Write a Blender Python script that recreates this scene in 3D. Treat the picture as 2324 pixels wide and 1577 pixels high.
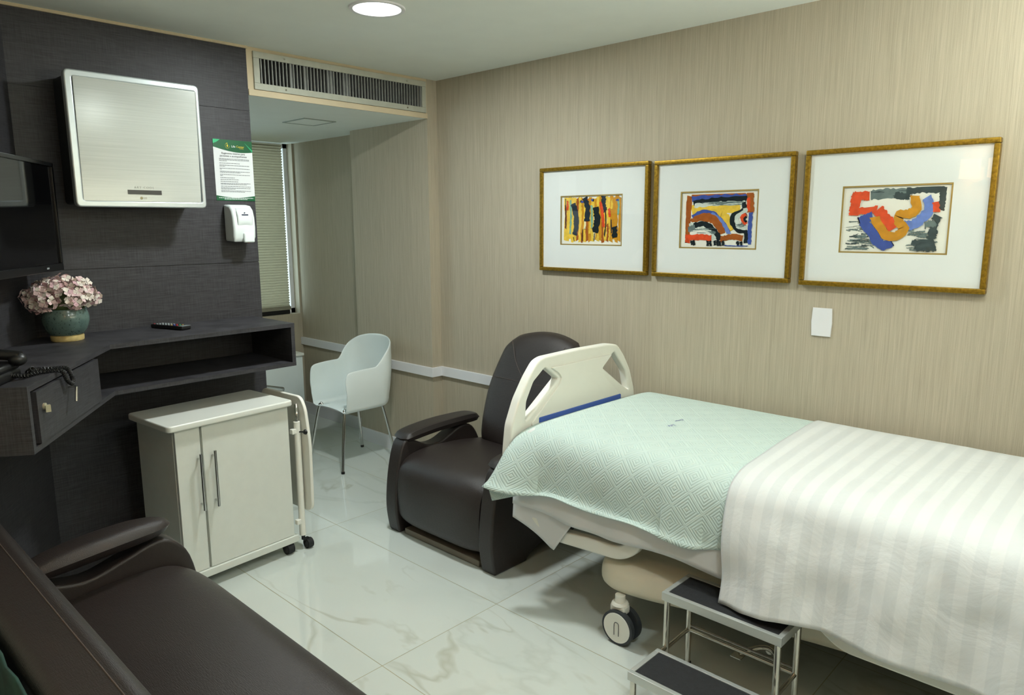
import bpy, bmesh, math, random
from mathutils import Vector, Matrix, noise
for o in list(bpy.data.objects): bpy.data.objects.remove(o)
S = bpy.context.scene
COL = S.collection
random.seed(7)
PI = math.pi

# ---------------------------------------------------------------- camera
cam = bpy.data.cameras.new('camera')
cam.sensor_width = 36.0
cam.lens = 1635.45 / 2324 * 36.0
cam.clip_start = 0.02
camo = bpy.data.objects.new('camera', cam)
COL.objects.link(camo)
yaw, tilt, roll = 2.32820473, 0.16908161, -0.00410572
fw = Vector((math.cos(yaw), math.sin(yaw), 0)); rt = Vector((math.sin(yaw), -math.cos(yaw), 0)); up = Vector((0, 0, 1))
f2 = fw * math.cos(tilt) - up * math.sin(tilt); u2 = up * math.cos(tilt) + fw * math.sin(tilt)
r3 = rt * math.cos(roll) + u2 * math.sin(roll); u3 = -rt * math.sin(roll) + u2 * math.cos(roll)
m = Matrix((r3, u3, -f2)).transposed().to_4x4(); m.translation = (0, 0, 1.59)
camo.matrix_world = m
S.camera = camo

# ---------------------------------------------------------------- world, exposure
W = bpy.data.worlds.new('World'); S.world = W; W.use_nodes = True
W.node_tree.nodes['Background'].inputs[0].default_value = (0.70, 0.93, 1.0, 1)
W.node_tree.nodes['Background'].inputs[1].default_value = 4.0
S.view_settings.view_transform = 'Standard'
S.view_settings.look = 'None'
S.view_settings.gamma = 1.0
S.view_settings.exposure = 0.0
S.view_settings.use_curve_mapping = False

LAMPS = [(-2.60, 1.94, 30.0), (-0.55, 1.96, 7.0), (-0.05, 1.0, 15.0)]
FILL_UPLIGHT_W = 46.0     # power of an added uplight; LAMPS are x, y, watts, the third added fill
LAMP_COL = (0.93, 1.0, 0.99)

# ---------------------------------------------------------------- helpers
def lin(c):
    return tuple(((v / 255) / 12.92 if v / 255 <= 0.04045 else ((v / 255 + 0.055) / 1.055) ** 2.4) for v in c)

def mat(name, col, rough=0.5, metal=0.0, spec=0.5, var=0.06, vscale=6.0, stretch=(1, 1, 1), bump=0.0, bscale=200.0, bstretch=(1, 1, 1), coat=0.0, emit=None, sheen=0.0, var2=0.0):
    M = bpy.data.materials.new(name); M.use_nodes = True
    nt = M.node_tree; N = nt.nodes; L = nt.links
    b = N['Principled BSDF']
    c = lin(col)
    b.inputs['Roughness'].default_value = rough
    b.inputs['Metallic'].default_value = metal
    b.inputs['Specular IOR Level'].default_value = spec
    b.inputs['Coat Weight'].default_value = coat
    b.inputs['Sheen Weight'].default_value = sheen
    tc = N.new('ShaderNodeTexCoord')
    mp = N.new('ShaderNodeMapping'); mp.inputs['Scale'].default_value = stretch
    L.new(tc.outputs['Object'], mp.inputs['Vector'])
    nz = N.new('ShaderNodeTexNoise'); nz.inputs['Scale'].default_value = vscale; nz.inputs['Detail'].default_value = 4
    L.new(mp.outputs[0], nz.inputs['Vector'])
    cr = N.new('ShaderNodeValToRGB')
    lo = [max(0, v * (1 - var)) for v in c]; hi = [min(1, v * (1 + var)) for v in c]
    cr.color_ramp.elements[0].position = 0.3; cr.color_ramp.elements[1].position = 0.7
    cr.color_ramp.elements[0].color = (*lo, 1); cr.color_ramp.elements[1].color = (*hi, 1)
    L.new(nz.outputs['Fac'], cr.inputs['Fac'])
    L.new(cr.outputs['Color'], b.inputs['Base Color'])
    if emit:
        b.inputs['Emission Color'].default_value = (*emit[0], 1); b.inputs['Emission Strength'].default_value = emit[1]
    if bump:
        mp2 = N.new('ShaderNodeMapping'); mp2.inputs['Scale'].default_value = bstretch
        L.new(tc.outputs['Object'], mp2.inputs['Vector'])
        n2 = N.new('ShaderNodeTexNoise'); n2.inputs['Scale'].default_value = bscale; n2.inputs['Detail'].default_value = 3
        L.new(mp2.outputs[0], n2.inputs['Vector'])
        bp = N.new('ShaderNodeBump'); bp.inputs['Strength'].default_value = bump; bp.inputs['Distance'].default_value = 0.004
        L.new(n2.outputs['Fac'], bp.inputs['Height']); L.new(bp.outputs['Normal'], b.inputs['Normal'])
    return M

class N_:
    """small node helper"""
    def __init__(s, M): s.M = M; s.t = M.node_tree; s.b = s.t.nodes['Principled BSDF']
    def n(s, t, **kw):
        x = s.t.nodes.new(t)
        for k, v in kw.items():
            if k.startswith('i_'):
                kk = k[2:]
                x.inputs[int(kk) if kk.isdigit() else kk].default_value = v
            else: setattr(x, k, v)
        return x
    def l(s, a, b): s.t.links.new(a, b)
    def math(s, op, a, b=None, c=None):
        x = s.n('ShaderNodeMath', operation=op)
        for i, v in enumerate((a, b, c)):
            if v is None: continue
            if isinstance(v, (int, float)): x.inputs[i].default_value = v
            else: s.l(v, x.inputs[i])
        return x.outputs[0]
    def mix(s, f, a, b, blend='MIX'):
        x = s.n('ShaderNodeMix', data_type='RGBA', blend_type=blend)
        for sock, v in ((x.inputs[0], f), (x.inputs[6], a), (x.inputs[7], b)):
            if isinstance(v, (int, float)): sock.default_value = v
            elif isinstance(v, tuple): sock.default_value = (*v[:3], 1)
            else: s.l(v, sock)
        return x.outputs[2]

class MB:
    def __init__(s): s.v = []; s.f = []; s.uv = {}; s.mi = []; s.sm = []
    def add(s, verts, faces, mi=0, smooth=False, uvs=None):
        k = len(s.v); s.v += [Vector(p) for p in verts]
        for f in faces:
            s.f.append([i + k for i in f]); s.mi.append(mi); s.sm.append(smooth)
        if uvs:
            for i, q in enumerate(uvs): s.uv[i + k] = q
        return s
    def bm(s, b, mi=0, smooth=False, M=None):
        if M: b.transform(M)
        b.verts.ensure_lookup_table()
        vs = [v.co.copy() for v in b.verts]
        for i, v in enumerate(b.verts): v.index = i
        fs = [[v.index for v in f.verts] for f in b.faces]
        b.free(); return s.add(vs, fs, mi, smooth)
    def box(s, lo, hi, bev=0.0, seg=2, mi=0, M=None, smooth=None):
        b = bmesh.new(); bmesh.ops.create_cube(b, size=1)
        lo = Vector(lo); hi = Vector(hi)
        for v in b.verts: v.co = Vector((lo[i] + (v.co[i] + .5) * (hi[i] - lo[i]) for i in range(3)))
        if bev: bmesh.ops.bevel(b, geom=list(b.edges), offset=bev, segments=seg, affect='EDGES', profile=0.5)
        return s.bm(b, mi, bool(bev) if smooth is None else smooth, M)
    def cyl(s, p0, p1, r, seg=20, r2=None, mi=0, smooth=True):
        p0 = Vector(p0); p1 = Vector(p1); d = p1 - p0
        b = bmesh.new(); bmesh.ops.create_cone(b, cap_ends=True, segments=seg, radius1=r, radius2=r if r2 is None else r2, depth=d.length)
        M = Matrix.Translation((p0 + p1) / 2) @ d.to_track_quat('Z', 'Y').to_matrix().to_4x4()
        return s.bm(b, mi, smooth, M)
    def sph(s, c, r, mi=0, sc=(1, 1, 1), seg=20):
        b = bmesh.new(); bmesh.ops.create_uvsphere(b, u_segments=seg, v_segments=seg // 2, radius=r)
        return s.bm(b, mi, True, Matrix.Translation(c) @ Matrix.Diagonal((*sc, 1)))
    def tube(s, pts, r, seg=12, mi=0, sub=0, cyc=False, caps=True):
        P = [Vector(p) for p in pts]
        if sub: P = spline(P, sub, cyc)
        n = len(P); vs = []; fs = []
        up = None
        for i, p in enumerate(P):
            a = P[i - 1] if (i or cyc) else p; c = P[(i + 1) % n] if (i < n - 1 or cyc) else p
            t = (c - a).normalized()
            if up is None: up = t.orthogonal().normalized()
            up = (up - t * up.dot(t)).normalized(); sd = t.cross(up)
            for k in range(seg):
                an = 2 * PI * k / seg; vs.append(p + (up * math.cos(an) + sd * math.sin(an)) * r)
        for i in range(n if cyc else n - 1):
            for k in range(seg):
                j = (i + 1) % n
                fs.append([i * seg + k, i * seg + (k + 1) % seg, j * seg + (k + 1) % seg, j * seg + k])
        if caps and not cyc:
            fs.append(list(range(seg))[::-1]); fs.append([(n - 1) * seg + k for k in range(seg)])
        return s.add(vs, fs, mi, True)
    def lathe(s, prof, c=(0, 0, 0), seg=32, mi=0, cap=True):
        vs = []; fs = []; c = Vector(c)
        for r, z in prof:
            for k in range(seg):
                a = 2 * PI * k / seg; vs.append(c + Vector((r * math.cos(a), r * math.sin(a), z)))
        for i in range(len(prof) - 1):
            for k in range(seg):
                fs.append([i * seg + k, i * seg + (k + 1) % seg, (i + 1) * seg + (k + 1) % seg, (i + 1) * seg + k])
        if cap and prof[0][0] > 1e-6: fs.append(list(range(seg))[::-1])
        if cap and prof[-1][0] > 1e-6: fs.append([(len(prof) - 1) * seg + k for k in range(seg)])
        return s.add(vs, fs, mi, True)
    def prism(s, pts, o, e1, e2, n, th, bev=0.0, seg=3, mi=0, smooth=True):
        """closed outline in the (e1,e2) plane, thickness th along n, bevelled"""
        o, e1, e2, n = map(Vector, (o, e1, e2, n))
        b = bmesh.new()
        A = [b.verts.new(o + e1 * p[0] + e2 * p[1]) for p in pts]
        f = b.faces.new(A)
        r = bmesh.ops.extrude_face_region(b, geom=[f])
        bmesh.ops.translate(b, verts=[g for g in r['geom'] if isinstance(g, bmesh.types.BMVert)], vec=n * th)
        bmesh.ops.recalc_face_normals(b, faces=list(b.faces))
        if bev:
            ed = [e for e in b.edges if len(e.link_faces) == 2 and any(len(x.verts) > 4 or len(pts) <= 4 for x in e.link_faces) and e.calc_face_angle(0) > 0.6]
            bmesh.ops.bevel(b, geom=ed, offset=bev, segments=seg, affect='EDGES', profile=0.5)
        return s.bm(b, mi, smooth)
    def grid(s, nu, nv, fn, mi=0, smooth=True, uvf=None, flip=False):
        vs = []; uvs = []
        for i in range(nu + 1):
            for j in range(nv + 1):
                p = fn(i / nu, j / nv); vs.append(p)
                uvs.append(uvf(i / nu, j / nv) if uvf else (i / nu, j / nv))
        fs = []
        for i in range(nu):
            for j in range(nv):
                q = [i * (nv + 1) + j, (i + 1) * (nv + 1) + j, (i + 1) * (nv + 1) + j + 1, i * (nv + 1) + j + 1]
                fs.append(q[::-1] if flip else q)
        return s.add(vs, fs, mi, smooth, uvs)
    def curve(s, polys, depth, bev, o, e1, e2, n, mi=0, res=3, smooth=True):
        """filled outline with holes, extruded (depth total) and with rounded rims"""
        cu = bpy.data.curves.new('c', 'CURVE'); cu.dimensions = '2D'; cu.fill_mode = 'BOTH'
        cu.extrude = depth / 2; cu.bevel_depth = bev; cu.offset = -bev; cu.bevel_resolution = res
        for p in polys:
            sp = cu.splines.new('POLY'); sp.points.add(len(p) - 1); sp.use_cyclic_u = True
            for q, a in zip(sp.points, p): q.co = (a[0], a[1], 0, 1)
        return s._conv(cu, o, e1, e2, n, mi, smooth)
    def text(s, body, size, o, e1, e2, n, mi=0, align='CENTER', depth=0.0004, shear=0, space=1.0):
        cu = bpy.data.curves.new('t', 'FONT'); cu.body = body; cu.size = size; cu.extrude = depth; cu.align_x = align
        cu.shear = shear; cu.space_character = space; cu.resolution_u = 3
        return s._conv(cu, o, e1, e2, n, mi, False)
    def _conv(s, cu, o, e1, e2, n, mi, smooth):
        ob = bpy.data.objects.new('tmp', cu); COL.objects.link(ob)
        dg = bpy.context.evaluated_depsgraph_get(); dg.update()
        me = bpy.data.meshes.new_from_object(ob.evaluated_get(dg))
        o, e1, e2, n = map(Vector, (o, e1, e2, n))
        vs = [o + e1 * v.co.x + e2 * v.co.y + n * v.co.z for v in me.vertices]
        fs = [list(p.vertices) for p in me.polygons]
        bpy.data.objects.remove(ob); bpy.data.curves.remove(cu); bpy.data.meshes.remove(me)
        return s.add(vs, fs, mi, smooth)

def spline(P, sub, cyc=False):
    P = [Vector(p) for p in P]; n = len(P); out = []
    for i in range(n if cyc else n - 1):
        if cyc: a, b, c, d = P[i - 1], P[i], P[(i + 1) % n], P[(i + 2) % n]
        else: a, b, c, d = P[max(i - 1, 0)], P[i], P[i + 1], P[min(i + 2, n - 1)]
        for k in range(sub):
            t = k / sub
            out.append(0.5 * ((2 * b) + (c - a) * t + (2 * a - 5 * b + 4 * c - d) * t * t + (3 * b - a - 3 * c + d) * t ** 3))
    if not cyc: out.append(P[-1])
    return out

def chaikin(p, n=2, r=0.25):
    p = [Vector((a[0], a[1])) for a in p]
    for _ in range(n):
        q = []
        for i in range(len(p)):
            a = p[i]; b = p[(i + 1) % len(p)]
            q += [a.lerp(b, r), a.lerp(b, 1 - r)]
        p = q
    return [(a.x, a.y) for a in p]

def corner(p, r=0.02, n=4):
    """round every corner of a polygon with radius about r"""
    out = []; p = [Vector(a) for a in p]
    for i in range(len(p)):
        a, b, c = p[i - 1], p[i], p[(i + 1) % len(p)]
        d1 = (a - b); d2 = (c - b); k = min(r, d1.length * .45, d2.length * .45)
        q1 = b + d1.normalized() * k; q2 = b + d2.normalized() * k
        for j in range(n + 1):
            t = j / n; out.append(tuple(q1 * (1 - t) ** 2 + b * 2 * t * (1 - t) + q2 * t * t))
    return out

ROOTM = {}
def tag(o, label=None, cat=None, group=None, kind=None):
    for k, v in (('label', label), ('category', cat), ('group', group), ('kind', kind)):
        if v: o[k] = v
    return o
def thing(name, label, cat, loc=(0, 0, 0), rotz=0.0, group=None):
    o = bpy.data.objects.new(name, None); COL.objects.link(o); o.empty_display_size = 0.05
    o.location = loc; o.rotation_euler = (0, 0, rotz)
    ROOTM[o.name] = Matrix.Translation(loc) @ Matrix.Rotation(rotz, 4, 'Z')
    return tag(o, label, cat, group)
def obj(name, mb, mats, parent=None, local=False, label=None, subsurf=0, solid=0.0, weld=0.0, origin=None):
    if not isinstance(mats, (list, tuple)): mats = [mats]
    M = ROOTM[parent.name] if parent else Matrix.Translation(origin or (0, 0, 0))
    Mi = Matrix.Identity(4) if local else M.inverted()
    me = bpy.data.meshes.new(name)
    me.from_pydata([Mi @ v for v in mb.v], [], mb.f)
    for x in mats: me.materials.append(x)
    me.polygons.foreach_set('material_index', mb.mi)
    me.polygons.foreach_set('use_smooth', mb.sm)
    if mb.uv:
        ul = me.uv_layers.new(name='UVMap')
        for lp in me.loops:
            if lp.vertex_index in mb.uv: ul.data[lp.index].uv = mb.uv[lp.vertex_index]
    if weld:
        b = bmesh.new(); b.from_mesh(me); bmesh.ops.remove_doubles(b, verts=b.verts, dist=weld); bmesh.ops.recalc_face_normals(b, faces=b.faces); b.to_mesh(me); b.free()
    me.update()
    o = bpy.data.objects.new(name, me); COL.objects.link(o)
    if parent: o.parent = parent
    else: o.location = M.translation
    ROOTM[o.name] = M
    if solid:
        md = o.modifiers.new('solid', 'SOLIDIFY'); md.thickness = solid; md.offset = 0
    if subsurf:
        md = o.modifiers.new('sub', 'SUBSURF'); md.levels = subsurf; md.render_levels = subsurf
    if any(mb.sm) and not subsurf:
        me.set_sharp_from_angle(angle=0.7)
        if not mb.uv:
            md = o.modifiers.new('weighted', 'WEIGHTED_NORMAL'); md.keep_sharp = True; md.weight = 80
    if label: o['label'] = label
    return o
def struct(name, mb, mats, label=None):
    o = obj(name, mb, mats); o['kind'] = 'structure'
    if label: o['label'] = label
    return o
def Z3(p, z): return (p[0], p[1], z)
def slab(mb, poly, z0, z1, mi=0):
    return mb.prism(poly, (0, 0, z0), (1, 0, 0), (0, 1, 0), (0, 0, 1), z1 - z0, smooth=False, mi=mi)

# ---------------------------------------------------------------- materials
def wallpaper(name, col):
    M = mat(name, col, 0.75, spec=0.25); h = N_(M)
    tc = h.n('ShaderNodeTexCoord')
    cols = []
    for sc, a in (((420, 420, 7), 0), ((200, 200, 1.8), 1), ((300, 300, 400), 2)):
        mp = h.n('ShaderNodeMapping'); mp.inputs['Scale'].default_value = sc; h.l(tc.outputs['Object'], mp.inputs['Vector'])
        nz = h.n('ShaderNodeTexNoise', i_Scale=1.0, i_Detail=3.0); h.l(mp.outputs[0], nz.inputs['Vector']); cols.append(nz.outputs['Fac'])
    s_ = h.math('ADD', h.math('MULTIPLY', cols[0], 0.5), h.math('ADD', h.math('MULTIPLY', cols[1], 0.35), h.math('MULTIPLY', cols[2], 0.15)))
    cr = h.n('ShaderNodeValToRGB')
    c = lin(col)
    cr.color_ramp.elements[0].position = 0.33; cr.color_ramp.elements[1].position = 0.68
    cr.color_ramp.elements[0].color = (c[0] * .82, c[1] * .81, c[2] * .78, 1); cr.color_ramp.elements[1].color = (c[0] * 1.14, c[1] * 1.14, c[2] * 1.14, 1)
    h.l(s_, cr.inputs['Fac']); h.l(cr.outputs[0], h.b.inputs['Base Color'])
    bp = h.n('ShaderNodeBump', i_Strength=0.15, i_Distance=0.002); h.l(s_, bp.inputs['Height']); h.l(bp.outputs[0], h.b.inputs['Normal'])
    return M

def linen(name, col, seams=True, ax='z'):
    """dark woven laminate with fine cross threads"""
    M = mat(name, col, 0.5, spec=0.35); h = N_(M)
    tc = h.n('ShaderNodeTexCoord'); fs = []
    for sc in ((14, 14, 420), (300, 300, 12), (3, 3, 5)):
        mp = h.n('ShaderNodeMapping'); mp.inputs['Scale'].default_value = sc; h.l(tc.outputs['Object'], mp.inputs['Vector'])
        nz = h.n('ShaderNodeTexNoise', i_Scale=1.0, i_Detail=3.0); h.l(mp.outputs[0], nz.inputs['Vector']); fs.append(nz.outputs['Fac'])
    s_ = h.math('ADD', h.math('MULTIPLY', fs[0], 0.55), h.math('ADD', h.math('MULTIPLY', fs[1], 0.35), h.math('MULTIPLY', fs[2], 0.1)))
    c = lin(col); cr = h.n('ShaderNodeValToRGB')
    cr.color_ramp.elements[0].position = 0.36; cr.color_ramp.elements[1].position = 0.64
    cr.color_ramp.elements[0].color = (c[0] * .55, c[1] * .55, c[2] * .55, 1); cr.color_ramp.elements[1].color = (c[0] * 1.5, c[1] * 1.5, c[2] * 1.5, 1)
    h.l(s_, cr.inputs['Fac']); h.l(cr.outputs[0], h.b.inputs['Base Color'])
    bp = h.n('ShaderNodeBump', i_Strength=0.12, i_Distance=0.002); h.l(s_, bp.inputs['Height']); h.l(bp.outputs[0], h.b.inputs['Normal'])
    return M

def marble():
    M = mat('marble_tile', (214, 220, 212), 0.05, spec=0.85); h = N_(M)
    tc = h.n('ShaderNodeTexCoord'); sp = h.n('ShaderNodeSeparateXYZ'); h.l(tc.outputs['Object'], sp.inputs[0])
    x = h.math('DIVIDE', h.math('ADD', sp.outputs[0], 2.0 + 1.213 * 20), 1.213)
    y = h.math('DIVIDE', h.math('ADD', sp.outputs[1], -2.012 + 0.595 * 20), 0.595)
    ix = h.math('FLOOR', x); iy = h.math('FLOOR', y); fx = h.math('FRACT', x); fy = h.math('FRACT', y)
    dx = h.math('MULTIPLY', h.math('MINIMUM', fx, h.math('SUBTRACT', 1.0, fx)), 1.213)
    dy = h.math('MULTIPLY', h.math('MINIMUM', fy, h.math('SUBTRACT', 1.0, fy)), 0.595)
    d = h.math('MINIMUM', dx, dy)
    grout = h.math('LESS_THAN', d, 0.0016)
    # each tile is cut from another place in the block
    cb = h.n('ShaderNodeCombineXYZ')
    h.l(h.math('ADD', sp.outputs[0], h.math('MULTIPLY', ix, 3.7)), cb.inputs[0])
    h.l(h.math('ADD', sp.outputs[1], h.math('MULTIPLY', iy, 5.3)), cb.inputs[1])
    h.l(h.math('ADD', h.math('MULTIPLY', ix, 1.9), h.math('MULTIPLY', iy, 2.3)), cb.inputs[2])
    def vein(rotz, sc, scale, width, dist):
        mp = h.n('ShaderNodeMapping'); mp.inputs['Rotation'].default_value = (0, 0, rotz); mp.inputs['Scale'].default_value = sc
        h.l(cb.outputs[0], mp.inputs['Vector'])
        nz = h.n('ShaderNodeTexNoise', i_Scale=scale, i_Detail=4.5, i_Roughness=0.52, i_Distortion=dist); h.l(mp.outputs[0], nz.inputs['Vector'])
        a = h.math('ABSOLUTE', h.math('SUBTRACT', nz.outputs['Fac'], 0.5))
        mr = h.n('ShaderNodeMapRange'); mr.inputs[1].default_value = 0.0; mr.inputs[2].default_value = width; mr.inputs[3].default_value = 1.0; mr.inputs[4].default_value = 0.0
        h.l(a, mr.inputs[0]); return mr.outputs[0], nz.outputs['Fac']
    v1, n1 = vein(0.55, (0.6, 1.3, 1), 1.15, 0.014, 0.75)
    v2, n2 = vein(0.9, (0.5, 1.3, 1), 1.6, 0.028, 0.6)
    v3, n3 = vein(0.3, (0.4, 1.0, 1), 1.1, 0.14, 0.5)
    msk = h.n('ShaderNodeTexNoise', i_Scale=1.6); h.l(cb.outputs[0], msk.inputs['Vector'])
    mm = h.n('ShaderNodeMapRange'); mm.inputs[1].default_value = 0.42; mm.inputs[2].default_value = 0.6; h.l(msk.outputs['Fac'], mm.inputs[0])
    base = h.mix(h.math('MULTIPLY', v3, 0.22), lin((203, 209, 203)), lin((180, 189, 182)))
    base = h.mix(h.math('MULTIPLY', h.math('MULTIPLY', v1, mm.outputs[0]), 0.42), base, lin((150, 146, 122)))
    base = h.mix(h.math('MULTIPLY', h.math('MULTIPLY', v2, mm.outputs[0]), 0.25), base, lin((160, 165, 155)))
    base = h.mix(grout, base, lin((150, 145, 118)))
    h.l(base, h.b.inputs['Base Color'])
    h.l(h.math('ADD', h.math('MULTIPLY', grout, 0.5), 0.045), h.b.inputs['Roughness'])
    return M

def quilt():
    """pale green quilted cover: rows of concentric stitched diamonds"""
    M = mat('quilted_cotton', (196, 222, 213), 0.85, spec=0.2, sheen=0.2); h = N_(M)
    tc = h.n('ShaderNodeTexCoord'); sp = h.n('ShaderNodeSeparateXYZ'); h.l(tc.outputs['UV'], sp.inputs[0])
    fu = h.math('FRACT', h.math('DIVIDE', sp.outputs[0], 0.118)); fv = h.math('FRACT', h.math('DIVIDE', sp.outputs[1], 0.118))
    a = h.math('ADD', h.math('ABSOLUTE', h.math('SUBTRACT', fu, 0.5)), h.math('ABSOLUTE', h.math('SUBTRACT', fv, 0.5)))
    # centre and corner diamonds share the same ring spacing
    t = h.math('PINGPONG', a, 0.5)
    w = h.math('SINE', h.math('MULTIPLY', t, 2 * PI * 9.0))
    w = h.math('POWER', h.math('ADD', h.math('MULTIPLY', w, 0.5), 0.5), 0.7)
    nz = h.n('ShaderNodeTexNoise', i_Scale=500.0); h.l(tc.outputs['Object'], nz.inputs['Vector'])
    hh = h.math('ADD', w, h.math('MULTIPLY', nz.outputs['Fac'], 0.3))
    bp = h.n('ShaderNodeBump', i_Strength=0.5, i_Distance=0.0026); h.l(hh, bp.inputs['Height']); h.l(bp.outputs[0], h.b.inputs['Normal'])
    c = h.mix(w, lin((186, 204, 198)), lin((198, 214, 208))); h.l(c, h.b.inputs['Base Color'])
    return M

def stripes():
    M = mat('striped_sateen', (226, 227, 226), 0.6, spec=0.35, sheen=0.1); h = N_(M)
    tc = h.n('ShaderNodeTexCoord'); sp = h.n('ShaderNodeSeparateXYZ'); h.l(tc.outputs['UV'], sp.inputs[0])
    fu = h.math('FRACT', h.math('DIVIDE', h.math('ADD', sp.outputs[0], 10.02), 0.064))
    st = h.n('ShaderNodeMapRange'); st.inputs[1].default_value = 0.23; st.inputs[2].default_value = 0.27
    h.l(h.math('ABSOLUTE', h.math('SUBTRACT', fu, 0.5)), st.inputs[0])
    c = h.mix(st.outputs[0], lin((208, 211, 211)), lin((216, 218, 217))); h.l(c, h.b.inputs['Base Color'])
    h.l(h.math('ADD', h.math('MULTIPLY', st.outputs[0], 0.2), 0.5), h.b.inputs['Roughness'])
    nz = h.n('ShaderNodeTexNoise', i_Scale=9.0, i_Detail=5.0, i_Distortion=0.6); h.l(tc.outputs['Object'], nz.inputs['Vector'])
    bp = h.n('ShaderNodeBump', i_Strength=0.25, i_Distance=0.02); h.l(nz.outputs['Fac'], bp.inputs['Height']); h.l(bp.outputs[0], h.b.inputs['Normal'])
    return M

def leather(name, col, rough=0.38):
    M = mat(name, col, rough, spec=0.52, var=0.10, vscale=3); h = N_(M)
    tc = h.n('ShaderNodeTexCoord'); fs = []
    for sc in ((420, 60, 60), (60, 420, 420), (700, 700, 700)):
        mp = h.n('ShaderNodeMapping'); mp.inputs['Scale'].default_value = sc; h.l(tc.outputs['Object'], mp.inputs['Vector'])
        nz = h.n('ShaderNodeTexNoise', i_Scale=1.0, i_Detail=2.0); h.l(mp.outputs[0], nz.inputs['Vector']); fs.append(nz.outputs['Fac'])
    s_ = h.math('ADD', fs[0], h.math('ADD', fs[1], fs[2]))
    bp = h.n('ShaderNodeBump', i_Strength=0.3, i_Distance=0.003); h.l(s_, bp.inputs['Height']); h.l(bp.outputs[0], h.b.inputs['Normal'])
    return M

def glaze():
    M = mat('speckled_glaze', (92, 124, 116), 0.18, spec=0.5, coat=0.3); h = N_(M)
    tc = h.n('ShaderNodeTexCoord')
    vo = h.n('ShaderNodeTexNoise', i_Scale=130.0, i_Detail=2.0); h.l(tc.outputs['Object'], vo.inputs['Vector'])
    mr = h.n('ShaderNodeMapRange'); mr.inputs[1].default_value = 0.62; mr.inputs[2].default_value = 0.68; h.l(vo.outputs['Fac'], mr.inputs[0])
    nz = h.n('ShaderNodeTexNoise', i_Scale=18.0, i_Detail=5.0); h.l(tc.outputs['Object'], nz.inputs['Vector'])
    c = h.mix(nz.outputs['Fac'], lin((56, 78, 78)), lin((116, 138, 128)))
    c = h.mix(h.math('MULTIPLY', mr.outputs[0], 0.8), c, lin((30, 44, 44))); h.l(c, h.b.inputs['Base Color'])
    return M

WALL = wallpaper('linen_wallpaper', (177, 168, 149))
DARK = linen('dark_woven_laminate', (55, 54, 57))
FLOOR = marble()
CEIL = mat('ceiling_paint', (232, 236, 228), 0.85, spec=0.2, var=0.015, bump=0.03, bscale=60)
FASCIA = mat('fascia_paint', (205, 190, 160), 0.8, spec=0.2, var=0.06)
TRIM = mat('white_trim', (224, 224, 226), 0.45, var=0.02)
PLASTER = mat('rear_paint', (190, 184, 166), 0.8, var=0.03)
CREAM = mat('cream_plastic', (232, 231, 221), 0.38, var=0.02)
CREAM_D = mat('cream_shell', (218, 211, 190), 0.45, var=0.03)
WHITEPL = mat('white_plastic', (226, 234, 232), 0.3, var=0.02)
WLAM = mat('white_laminate', (214, 217, 209), 0.35, var=0.02, vscale=20)
WTOP = mat('white_laminate_top', (222, 224, 216), 0.3, var=0.02)
CHROME = mat('chrome', (210, 210, 208), 0.12, metal=1.0, var=0.03)
STEEL = mat('polished_steel', (205, 200, 190), 0.2, metal=1.0, var=0.06)
ALU = mat('aluminium_edge', (200, 203, 200), 0.35, metal=0.6, var=0.05)
BLACK = mat('black_plastic', (16, 16, 17), 0.4, var=0.1)
RUBBER = mat('black_rubber', (26, 26, 28), 0.75, var=0.15, bump=0.3, bscale=300)
TREAD = mat('ribbed_black_rubber', (27, 28, 31), 0.8, var=0.25, vscale=60, bump=0.8, bscale=160, bstretch=(1, 3, 1))
TYRE = mat('grey_tyre', (52, 56, 60), 0.6, var=0.08)
LEATH = leather('brown_leather', (44, 37, 35))
LEATH2 = leather('dark_brown_leather', (40, 34, 32), 0.38)
SEAM = mat('seam_thread', (70, 58, 52), 0.6)
QUILT = quilt(); STRIPE = stripes()
SHEET = mat('white_cotton', (218, 219, 219), 0.85, spec=0.2, var=0.02, bump=0.35, bscale=14, sheen=0.1)
MATT = mat('mattress_cover', (214, 214, 212), 0.8, var=0.03)
GOLD = mat('antique_gold', (150, 118, 36), 0.38, metal=0.75, var=0.35, vscale=90, bump=0.15, bscale=200)
GOLD2 = mat('gold_fillet', (176, 150, 82), 0.4, metal=0.5, var=0.1)
MOUNT = mat('white_mat_board', (224, 228, 225), 0.9, spec=0.15, var=0.01)
PAPER = mat('art_paper', (232, 232, 220), 0.9, spec=0.15, var=0.02)
BRUSHED = mat('brushed_silver', (182, 186, 180), 0.17, metal=0.10, var=0.06, vscale=1.0, stretch=(4, 4, 220), spec=0.5)
SILVER = mat('silver_plastic', (196, 204, 206), 0.28, metal=0.5, var=0.03)
ACDARK = mat('graphite_plastic', (44, 46, 48), 0.5, var=0.05)
GRILLE = mat('grille_paint', (178, 180, 166), 0.5, var=0.06, vscale=25)
SLAT = mat('grille_slat', (150, 152, 148), 0.45, metal=0.3, var=0.12, vscale=30)
DUCT = mat('duct_dark', (20, 20, 20), 0.9)
BLUEP = mat('blue_plastic', (62, 92, 170), 0.45, var=0.04)
BLIND = mat('cellular_fabric', (152, 149, 134), 0.85, spec=0.15, var=0.04)
GREENC = mat('dark_green_cloth', (22, 58, 50), 0.8, var=0.4, vscale=18, bump=0.4, bscale=25)
POSTG = mat('poster_green', (0, 84, 46), 0.35, var=0.12, vscale=8)
POSTG2 = mat('poster_light_green', (40, 176, 116), 0.35, var=0.1)
POSTW = mat('poster_white', (214, 217, 217), 0.35, var=0.01)
INK = mat('printed_ink', (92, 96, 98), 0.5)
INK2 = mat('printed_ink_black', (40, 42, 44), 0.5)
YEL = mat('print_yellow', (214, 190, 40), 0.5)
WHT = mat('print_white', (225, 230, 228), 0.5)
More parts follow.
